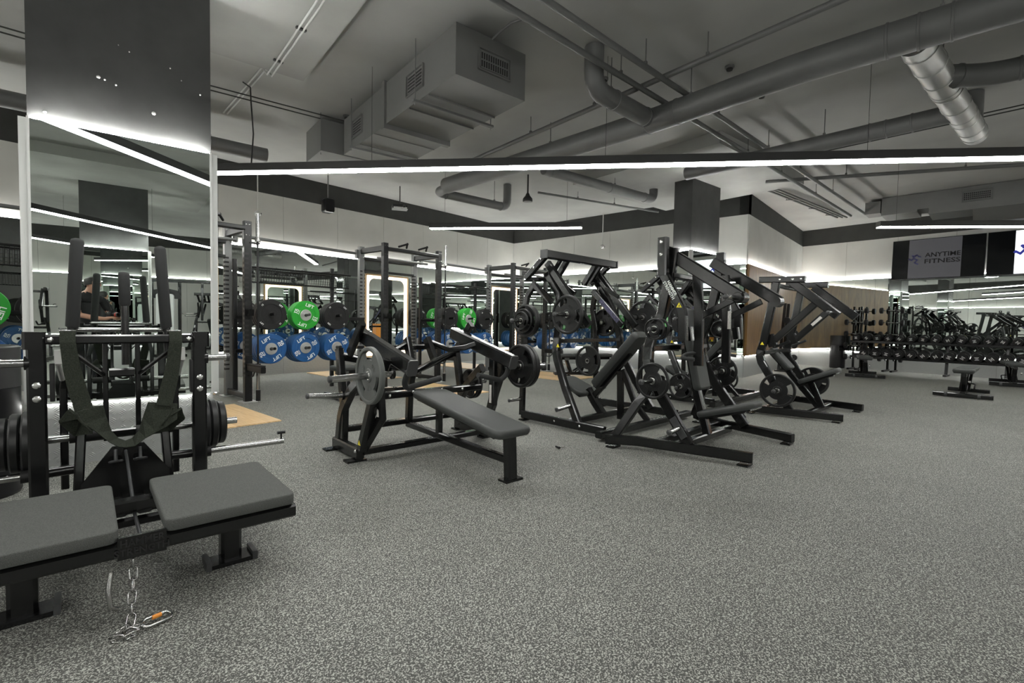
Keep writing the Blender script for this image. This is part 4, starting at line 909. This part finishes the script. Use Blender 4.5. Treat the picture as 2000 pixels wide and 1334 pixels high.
def storage(i):
    # rack-to-rack storage bay between rack i and rack i+1
    xa, xb = RX[i][1], RX[i+1][0]; L = xb-xa; yb = 8.05; names = ('left of the column', 'between first and second racks', 'between second and third racks', 'in the far corner')[i]
    t = thing('plate_storage', f'black plate storage frame {names}', 'storage rack', (xa, yb, 0), 0, 'plate storage frames')
    bars(t, [('storage_beam', .06, .08, [(.04, 0, z_), (L-.04, 0, z_)], 0) for z_ in (.70, 1.22)] + [('storage_post', .06, .06, [(x, 0, .02), (x, 0, 2.1)], 0) for x in (.05, 1.62)], 'rack_steel')
    part('top_tube', 'rack_silver_lit', t, lambda b: b.tube([(.03, .0, 2.46), (L-.03, .2, 2.45)], .024, 14))
    part('tube_bracket', 'rack_silver_lit', t, lambda b: b.box((L-.07, .18, 2.44), (.05, .06, .16))); part('tube_bracket', 'rack_silver_lit', t, lambda b: b.box((.07, .02, 2.44), (.05, .06, .16)))
    pegs = []
    for r_, z_ in ((0, .72), (1, 1.235)):
        for k in range(3):
            x = .355+.525*k
            for s in (-1, 1):
                part('plate_peg', 'steel', t, lambda b: b.tube([(x, s*.03, z_), (x, s*.70, z_+.04)], .022, 12))
                pegs.append((x+xa, z_, r_, k, s))
    # wire basket
    bk = part('basket_rim', 'rack_steel', t, lambda b: (b.tube([(.15, -.22, 1.98), (1.85, -.22, 1.98)], .016, 8)))
    part('basket_rim', 'rack_steel', t, lambda b: b.tube([(.15, .12, 1.98), (1.85, .12, 1.98)], .012, 8)); part('basket_rim', 'rack_steel', t, lambda b: b.tube([(.15, -.16, 1.76), (1.85, -.16, 1.76)], .010, 8))
    wm = MB()
    for k in range(42):
        x = .16+.04*k; wm.tube([(x, -.22, 1.98), (x, -.16, 1.76), (x, .12, 1.76), (x, .12, 1.98)], .003, 4, False)
    for k in range(5): wm.tube([(.15, -.22+.012*k, 1.97-.043*k), (1.85, -.22+.012*k, 1.97-.043*k)], .002, 4, False)
    wm = wm.obj('basket_mesh', 'rack_steel', t); wm['kind'] = 'stuff'
    for (x, z_, r_, k, s) in pegs:
        kind = 'blue' if r_ == 0 else ('green' if k == 1 else 'black'); me, hm, tm_, hn, T_ = bumper(kind)
        n = 2 if s > 0 else (4 if kind == 'blue' else 3); y = yb + s*.58
        for q in range(n):
            yy = y - s*(T_+.004)*q - s*T_/2
            o = link('bumper_plate', me, None); rowd = ('lower', 'upper')[r_]
            col_ = {'blue': 'blue', 'green': 'green', 'black': 'black'}[kind]; ordn = ('outermost', 'second', 'third', 'innermost')[q] if n == 4 else (('outermost', 'middle', 'innermost')[q] if n == 3 else ('outer', 'inner')[q])
            tag(o, f'{ordn} {col_} bumper plate, {rowd} {PIN[k]} {"front" if s < 0 else "rear"} peg, {names}', 'weight plate', 'bumper plates on the storage frames')
            o.location = (x, yy, z_ + .04*(.58-(T_+.004)*q)/.70); o.rotation_euler = (R(-3.4)*-s*-1, random.choice((0.4, 1.1, 1.9, 2.6, 3.5, 4.4, 5.2)) if kind != 'black' else .8, 0); o.rotation_mode = 'YXZ'
            link(hn, hm, None, o); link('lettering', tm_, None, o)
    # standing barbell in a holder tube
    bb = thing('barbell', f'barbell standing upright at the left end of the storage {names}', 'barbell', (xa+.117, 7.35, 0), 0, 'upright barbells')
    part('shaft', 'rack_steel', bb, lambda b: b.tube([(0, 0, .55), (0, 0, 2.30)], .014, 10)); part('sleeve', 'chrome', bb, lambda b: b.tube([(0, 0, 2.33), (0, 0, 2.70)], .025, 14)); part('sleeve', 'chrome', bb, lambda b: b.tube([(0, 0, .18), (0, 0, .52)], .025, 14))
    for z_ in (2.30, .52): part('sleeve_collar', 'chrome', bb, lambda b: b.lathe((0, 0, z_), (0, 0, 1), [(.014, 0), (.037, 0), (.037, .03), (.025, .03)], 16))
    part('holder_tube', 'rack_steel', t, lambda b: b.tube([(.117, -.70, .012), (.117, -.70, .17)], .032, 12)); part('holder_clip', 'rack_steel', t, lambda b: b.box((.085, -.66, 2.28), (.13, .07, .02)))
for i in range(4): storage(i)

# ---- wooden lifting platforms let into the rubber
def platform(x0, x1, y0, y1, label):
    t = thing('lifting_platform', label, 'platform', (x0, y0, 0), 0, 'wooden lifting platforms'); n = max(1, round((x1-x0)/.155)); st = (x1-x0)/n
    for k in range(n):
        o = part('plank', 'oak', t, lambda b: b.box((st/2, (y1-y0)/2, .006), (st-.002, y1-y0, .012))); o.location = (k*st, 0, 0)
for i in range(1, 4):
    platform(RX[i][0]-.12, RX[i][1]-.22, 5.77, 7.30, f'pale wooden lifting platform in front of the {RN[i]} rack')
    platform(RX[i][0]+.05, RX[i][1]-.1, 8.45, 10.5, f'pale wooden lifting platform behind the {RN[i]} rack')

# ================================================================ BENCHES
def bench(loc, rz, label, angle=0):
    t = thing('adjustable_bench', label, 'bench', loc, rz, 'adjustable benches')
    bars(t, [('front_crossbar', .07, .07, [(.0, -.40, .045), (.0, .40, .045)], 0), ('rear_crossbar', .07, .07, [(1.15, -.30, .045), (1.15, .30, .045)], 0), ('spine', .07, .07, [(0, 0, .075), (1.15, 0, .075)], 0),
             ('post', .07, .08, [(.22, 0, .09), (.10, 0, .40)], 0), ('post', .07, .08, [(.45, 0, .09), (.62, 0, .40)], 0), ('pad_rail', .07, .06, [(-.02, 0, .42), (1.2, 0, .42)], 0), ('ladder_strut', .03, .04, [(.30, -.06, .12), (.75, -.06, .40)], 0), ('ladder_strut', .03, .04, [(.30, .06, .12), (.75, .06, .40)], 0)])
    cushion(t, 'seat_pad', (-.08, 0, .515), (.28, 0, .515), .30, .06, (0, 1, 0), rc=.08); cushion(t, 'back_pad', (.31, 0, .515), (1.25, 0, .515), .28, .06, (0, 1, 0), rc=.08)
    for y in (-.22, .22): part('wheel', 'steel_grey', t, lambda b: b.lathe((-.045, y-.02, .05), (0, 1, 0), [(.001, 0), (.04, 0), (.042, .006), (.042, .034), (.04, .04), (.001, .04)], 16))
    part('adjust_knob', 'bolt', t, lambda b: b.lathe((.0, -.07, .30), (0, -1, 0), [(.012, 0), (.025, .01), (.025, .03), (.001, .035)], 12)); part('pivot_plate', 'chrome', t, lambda b: b.box((.10, -.042, .41), (.12, .006, .07)))
    part('handle', 'steel', t, lambda b: b.tube(bend([(1.17, -.08, .08), (1.34, -.08, .16), (1.34, .08, .16), (1.17, .08, .08)], .05), .014, 8)); return t
bench((14.6, 1.32, 0), R(8), 'adjustable bench closest to the round bin by the wall')
bench((11.82, -.36, 0), R(-6), 'adjustable bench standing alone on the open floor, nearest of the three')
bench((15.05, -1.28, 0), R(2), 'adjustable bench at the right picture edge before the dumbbells')
bench((3.66, 6.72, 0), R(-4), 'flat bench behind the bench press machine')
bench((8.9, 6.35, 0), R(-30), 'flat bench in front of the third rack')

# ================================================================ DUMBBELLS
DX = 16.98
DO = WO + WN*.5 - WE*.5; WR = R(-99.4)
dr = thing('dumbbell_rack', 'long black two-tier dumbbell rack below the wall screens', 'rack', tuple(DO), WR)
# local x runs along the wall, local y away from the room
for z_, tilt in ((.42, .06), (.86, .06)):
    for y in (-.11, .11): part('tier_rail', 'steel', dr, lambda b: b.sweep([(0, y, z_+tilt*(y/.22)), (5.6, y, z_+tilt*(y/.22))], .05, .07, (0, 1, 0)))
for x in (.25, 2.12, 3.22, 4.5, 5.4):
    part('rack_leg', 'steel', dr, lambda b: b.sweep([(x, -.02, .03), (x, .05, .40), (x, .12, .90)], .06, .10, (1, 0, 0))); part('rack_foot', 'steel_grey', dr, lambda b: b.sweep([(x, -.22, .025), (x, .26, .025)], .07, .05, (1, 0, 0)))
DBP = {}
def dumbbell(x, z_, rr, label, row):
    q_ = DO + WE*x; key = round(rr, 3)
    if key not in DBP:
        hl = rr*1.15
        h1 = MB(); h1.lathe((0, 0, 0), (-1, 0, 0), [(.017, .05), (rr*.86, .052), (rr, .065), (rr, .05+hl-.02), (rr*.90, .05+hl), (rr*.62, .05+hl+.003), (.001, .05+hl+.003)], 24)
        h2 = MB(); h2.lathe((0, 0, 0), (1, 0, 0), [(.017, .05), (rr*.86, .052), (rr, .065), (rr, .05+hl-.02), (rr*.90, .05+hl), (.001, .05+hl)], 24)
        hd = MB(); hd.tube([(-.055, 0, 0), (.055, 0, 0)], .016, 10)
        mk = MB(); xx = -.05-hl-.0035
        for dz, wd in ((rr*.26, .55), (0, .34), (-rr*.26, .55)): mk.box((xx, 0, dz), (.002, rr*wd*1.3, rr*.11))
        DBP[key] = tuple(m_.mesh(n_) for m_, n_ in ((h1, 'head'), (h2, 'head'), (hd, 'handle'), (mk, 'face_mark')))
        for me, mm in zip(DBP[key], ('rubber_black', 'rubber_black', 'chrome', 'print_white')): me.materials.append(MATS[mm])
    t = thing('dumbbell', label, 'dumbbell', (q_.x, q_.y, z_), 0, 'dumbbells on the wall rack'); t.rotation_euler = (random.uniform(-1.2, 1.2), R(-10), R(-9.4)); t.rotation_mode = 'XYZ'
    for me, n_ in zip(DBP[key], ('head', 'head', 'handle', 'face_mark')): link(n_, me, None, t)
ORD = ['first', 'second', 'third', 'fourth', 'fifth', 'sixth', 'seventh', 'eighth', 'ninth', 'tenth', 'eleventh', 'twelfth', 'thirteenth', 'fourteenth', 'fifteenth', 'sixteenth', 'seventeenth', 'eighteenth', 'nineteenth', 'twentieth']
for k in range(19): dumbbell(.14+.25*k, .965, .092+.001*(k//5), f'{ORD[k]} dumbbell from the left on the upper tier', 1)
for k in range(17): dumbbell(.345+.262*k, .535, .113+.001*(k//5), f'{ORD[k]} dumbbell from the left on the lower tier', 0)

# ---- fixed barbells
def bar_stand(loc, rz, label, n, length, wh):
    t = thing('barbell_stand', label, 'rack', loc, rz)
    for x in (-length*.22, length*.22):
        part('stand_post', 'steel', t, lambda b: b.sweep([(x, .16, .03), (x, .06, 1.85)], .05, .07, (1, 0, 0))); part('stand_foot', 'steel', t, lambda b: b.sweep([(x, -.30, .03), (x, .26, .03)], .06, .05, (1, 0, 0)))
        for k in range(n): part('cradle', 'steel', t, lambda b: b.sweep([(x, .10, .36+.34*k), (x, -.09, .32+.34*k), (x, -.12, .37+.34*k)], .03, .025, (1, 0, 0)))
    for k in range(n):
        o = thing('fixed_barbell', f'{ORD[k]} fixed barbell from the floor up on the stand {wh}', 'barbell', (loc[0]+math.sin(rz)*.055, loc[1]-math.cos(rz)*.055, .365+.34*k), rz, 'fixed barbells '+wh)
        part('bar', 'chrome', o, lambda b: b.tube([(-length/2, 0, 0), (length/2, 0, 0)], .014, 10))
        for s in (-1, 1): part('head', 'rubber_black', o, lambda b: b.lathe((s*length/2, 0, 0), (s, 0, 0), [(.014, -.01), (.07, -.01), (.085, .005), (.085, .055), (.07, .07), (.001, .071)], 20))
q_ = WO + WN*.36 + WE*-.435; bar_stand((q_.x, q_.y, 0), WR, 'black stand of short fixed barbells beside the round bin', 5, .42, 'beside the round bin')
q_ = WO + WN*.36 + WE*.40; bar_stand((q_.x, q_.y, 0), WR, 'black stand of short fixed barbells behind the dumbbell rack', 5, .42, 'behind the dumbbell rack')
bar_stand((14.75, 3.05, 0), 0, 'black stand of fixed barbells against the wood panels', 4, .9, 'against the wood panels')

# ---- bins
def bin_(loc, label, h=.98, r=.2):
    t = thing('waste_bin', label, 'bin', loc)
    part('bin_body', 'black_plastic', t, lambda b: b.lathe((0, 0, 0), (0, 0, 1), [(.001, 0), (r*.96, 0), (r, .02), (r, h*.72), (r*.985, h*.72)], 36)); part('bin_lid', 'lamp_black', t, lambda b: b.lathe((0, 0, h*.72), (0, 0, 1), [(r*.985, 0), (r*1.01, .004), (r*1.01, h*.27), (r*.96, h*.28), (.001, h*.275)], 36))
    part('flap', 'steel', t, lambda b: b.box((-r*.78, -r*.68, h*.62), (.012, .2, .14), R(41))); part('name_strip', 'steel_grey', t, lambda b: b.box((-r*.8, -r*.63, h*.92), (.004, .08, .016), R(41)))
q_ = WO + WN*.27 - WE*.92; bin_((q_.x, q_.y, 0), 'tall round black bin against the wood corner'); bin_((.0, 4.75, 0), 'tall round black bin left of the mirrored column', 1.0, .24)
# orange box added for the orange reflection in the lit mirrors
t = thing('orange_standin', 'orange stand-in box added on the floor right of the view', 'box', (13.0, -3.3, 0), R(20))
for nm, c, s in (('side_panel', (0, -.36, .5), (.6, .02, 1.0)), ('side_panel', (0, .36, .5), (.6, .02, 1.0)), ('end_panel', (-.29, 0, .5), (.02, .70, 1.0)), ('end_panel', (.29, 0, .5), (.02, .70, 1.0)), ('top_panel', (0, 0, 1.01), (.62, .76, .02))): part(nm, 'orange', t, lambda b: b.box(c, s))

# ================================================================ BEHIND THE CAMERA (seen in mirrors)
def tower(loc, rz, label):
    t = thing('cable_tower', label, 'gym machine', loc, rz)
    part('shroud', 'cabinet_white', t, lambda b: b.pad((0, -.10, 1.0), (0, 0, 1), (1, 0, 0), 1.7, .42, .20, .06, .02)); part('crown', 'black_plastic', t, lambda b: b.prism([(-.36, 0), (.36, 0), (.36, .10), (.28, .24), (0, .30), (-.28, .24), (-.36, .10)], (0, -.14, 1.72), (1, 0, 0), (0, 0, 1), -.26))
    bars(t, [('frame_post', .08, .08, [(-.33, 0, .02), (-.33, 0, 2.2)], 1), ('frame_top', .08, .08, [(-1.1, 0, 2.24), (1.1, 0, 2.24)], 0), ('frame_base', .08, .08, [(-.5, .0, .05), (.5, .0, .05)], 0), ('frame_foot', .08, .08, [(-.40, -.7, .05), (-.40, .5, .05)], 1), ('cable_arm', .06, .07, [(-.9, -.05, 2.2), (-.9, -.25, 1.1)], 1)])
    for sx in (-1, 1): part('pulley', 'steel_grey', t, lambda b: b.lathe((sx*.9, -.1, 2.12), (1, 0, 0), [(.001, -.02), (.06, -.02), (.05, 0), (.06, .02), (.001, .02)], 18)); part('cable', 'black_plastic', t, lambda b: b.tube([(sx*.9, -.16, 2.12), (sx*.9, -.2, 1.0)], .004, 6))
tower((-.1, -7.0, 0), R(180), 'cable tower with white shroud and black crown, mirrored beside the photographer'); tower((3.9, -9.0, 0), R(180), 'cable tower with white shroud farther behind the camera'); tower((-5.2, -8.0, 0), R(180), 'cable tower with white shroud at the rear left'); tower((9.5, -9.5, 0), R(180), 'cable tower with white shroud at the rear right')
for src, L, rz, lab in ((M5, (-3.2, -6.6, 0), R(170), 'incline press machine behind the camera on the left'), (M4, (2.2, -8.6, 0), R(175), 'press machine behind the camera, second row'), (M3, (5.6, -6.4, 0), R(180), 'pulldown machine behind the camera on the right'),
        (M5, (8.4, -6.6, 0), R(178), 'incline press machine behind the camera on the right'), (M3, (-5.9, -4.6, 0), R(200), 'pulldown machine at the rear left'), (M4, (12.0, -7.4, 0), R(185), 'press machine behind the camera far right'), (M5, (14.6, -6.2, 0), R(140), 'incline press machine near the screen wall, out of view'),
        (M3, (-4.4, 3.8, 0), R(15), 'pulldown machine left of the bin'), (M4, (-3.0, 1.0, 0), R(30), 'press machine left of the photographer'), (M2, (-1.9, -9.6, 0), R(175), 'bench press machine at the rear'), (M3, (1.0, -11.0, 0), R(190), 'pulldown machine against the rear wall'), (M5, (-6.4, .8, 0), R(80), 'incline press machine by the side wall')):
    dup(src, None, L, rz, lab)

# ---- photographer and camera
def person():
    jn = {}; vs = []; es = []; rd = []
    def v(n_, p, r_, par=None):
        jn[n_] = len(vs); vs.append(p); rd.append(r_)
        if par: es.append((jn[par], jn[n_]))
    v('pelvis', (0, 0, .99), .155); v('waist', (0, .0, 1.12), .15, 'pelvis'); v('belly', (0, .02, 1.25), .155, 'waist'); v('chest', (0, .0, 1.42), .16, 'belly'); v('upper', (0, .0, 1.53), .10, 'chest'); v('neck', (0, .05, 1.60), .06, 'upper'); v('jaw', (0, .10, 1.66), .068, 'neck'); v('head', (0, .12, 1.75), .098, 'jaw'); v('crown', (0, .11, 1.83), .085, 'head'); v('nose', (0, .215, 1.71), .014, 'jaw')
    for s, n_ in ((-1, 'l'), (1, 'r')):
        v(n_+'sh', (s*.17, 0, 1.49), .075, 'upper'); v(n_+'sh2', (s*.245, .02, 1.44), .082, n_+'sh'); v(n_+'ua', (s*.255, .07, 1.33), .058, n_+'sh2'); v(n_+'el', (s*.27, .13, 1.21), .047, n_+'ua'); v(n_+'fa', (s*.20, .30, 1.17), .042, n_+'el'); v(n_+'wr', (s*.11, .44, 1.15), .03, n_+'fa'); v(n_+'pa', (s*.08, .52, 1.16), .036, n_+'wr')
        for k, (dx, dz, ln) in enumerate(((.024, .012, .034), (.008, .018, .04), (-.008, .014, .038), (-.022, .004, .03))):
            v(f'{n_}f{k}a', (s*(.08-dx), .555, 1.165+dz), .011, n_+'pa'); v(f'{n_}f{k}b', (s*(.07-dx), .555+ln, 1.16+dz), .009, f'{n_}f{k}a'); v(f'{n_}f{k}c', (s*(.05-dx), .56+ln*1.4, 1.145+dz), .008, f'{n_}f{k}b')
        v(n_+'t1', (s*.045, .50, 1.185), .012, n_+'pa'); v(n_+'t2', (s*.02, .525, 1.195), .009, n_+'t1')
        v(n_+'hip', (s*.10, 0, .92), .105, 'pelvis'); v(n_+'th', (s*.105, .01, .72), .088, n_+'hip'); v(n_+'kn', (s*.11, .02, .52), .062, n_+'th'); v(n_+'ca', (s*.11, -.01, .34), .062, n_+'kn'); v(n_+'an', (s*.11, -.02, .10), .042, n_+'ca'); v(n_+'he', (s*.11, -.03, .05), .045, n_+'an'); v(n_+'to', (s*.12, .15, .042), .04, n_+'he')
    me = bpy.data.meshes.new('person'); me.from_pydata(vs, es, []); o = bpy.data.objects.new('person_tmp', me); COL.objects.link(o)
    md = o.modifiers.new('skin', 'SKIN'); md.use_smooth_shade = True
    sv = me.skin_vertices[0].data
    for i, r_ in enumerate(rd): sv[i].radius = (r_*(1.25 if 1 <= i <= 3 else 1), r_*(.82 if 1 <= i <= 3 else 1)); sv[i].use_root = False
    sv[0].use_root = True
    o.modifiers.new('sub', 'SUBSURF').levels = 2
    dg = bpy.context.evaluated_depsgraph_get(); me2 = bpy.data.meshes.new_from_object(o.evaluated_get(dg)); bpy.data.objects.remove(o)
    me2.materials.clear()
    for n_ in ('shirt', 'skin', 'trousers', 'rubber_black'): me2.materials.append(MATS[n_])
    for p in me2.polygons:
        c = p.center; p.use_smooth = True
        if c.z < .09: k = 3
        elif c.z < 1.0 and abs(c.x) < .24 and c.y < .3: k = 2
        elif c.z > 1.585 and abs(c.x) < .15: k = 1
        elif (abs(c.x) > .19 and c.z < 1.28) or c.y > .24: k = 1
        else: k = 0
        p.material_index = k
    t = link('person', me2, None); tag(t, 'person in a black t-shirt bending over a camera, seen in the column mirror', 'person')
    part('hair', 'hair', t, lambda b: b.lathe((0, .085, 1.735), (0, -.25, 1), [(.109, -.03), (.113, .0), (.112, .04), (.098, .085), (.06, .115), (.001, .125)], 20))
    part('face_mask', 'trim_white', t, lambda b: b.pad((0, .205, 1.665), (1, 0, .0), (0, .5, 1), .10, .07, .02, .03, .006))
    for s in (-1, 1):
        part('ear', 'skin', t, lambda b: b.pad((s*.102, .10, 1.725), (0, .2, 1), (0, 1, 0), .06, .035, .016, .016, .005)); part('eye', 'black_plastic', t, lambda b: b.lathe((s*.035, .205, 1.745), (0, 1, -.2), [(.011, 0), (.006, .006), (.001, .007)], 10))
    t.location = (-.50, -.46, 0); t.rotation_euler = (0, 0, R(38.7-90)); return t
person()
cv = thing('camera_tripod', 'black photo camera with red-ringed lens on a tripod, seen in the mirror', 'camera', (0, 0, 0), yaw)
# local +x is the viewing direction; everything stays behind the lens front at x=-0.03
part('lens', 'black_plastic', cv, lambda b: b.lathe((-.03, 0, 1.22), (-1, 0, 0), [(.030, .012), (.040, 0), (.040, .05), (.036, .06), (.036, .12)], 24)); part('red_ring', 'lens_red', cv, lambda b: b.lathe((-.05, 0, 1.22), (-1, 0, 0), [(.041, 0), (.041, .03)], 24))
part('camera_body', 'black_plastic', cv, lambda b: (b.pad((-.18, 0, 1.27), (0, 1, 0), (1, 0, 0), .14, .07, .10, .02, .008))); part('viewfinder', 'black_plastic', cv, lambda b: b.box((-.18, 0, 1.285), (.05, .05, .035)))
part('tripod_head', 'black_plastic', cv, lambda b: (b.tube([(-.18, 0, 1.17), (-.18, 0, .62)], .022, 12))); part('head_plate', 'steel', cv, lambda b: b.box((-.18, 0, 1.165), (.09, .09, .02)))
for a in (60, 180, 300): part('tripod_leg', 'black_plastic', cv, lambda b: b.tube([(-.18, 0, 1.0), (-.18+.42*math.cos(R(a)), .42*math.sin(R(a)), .0)], [.017, .011], 10))
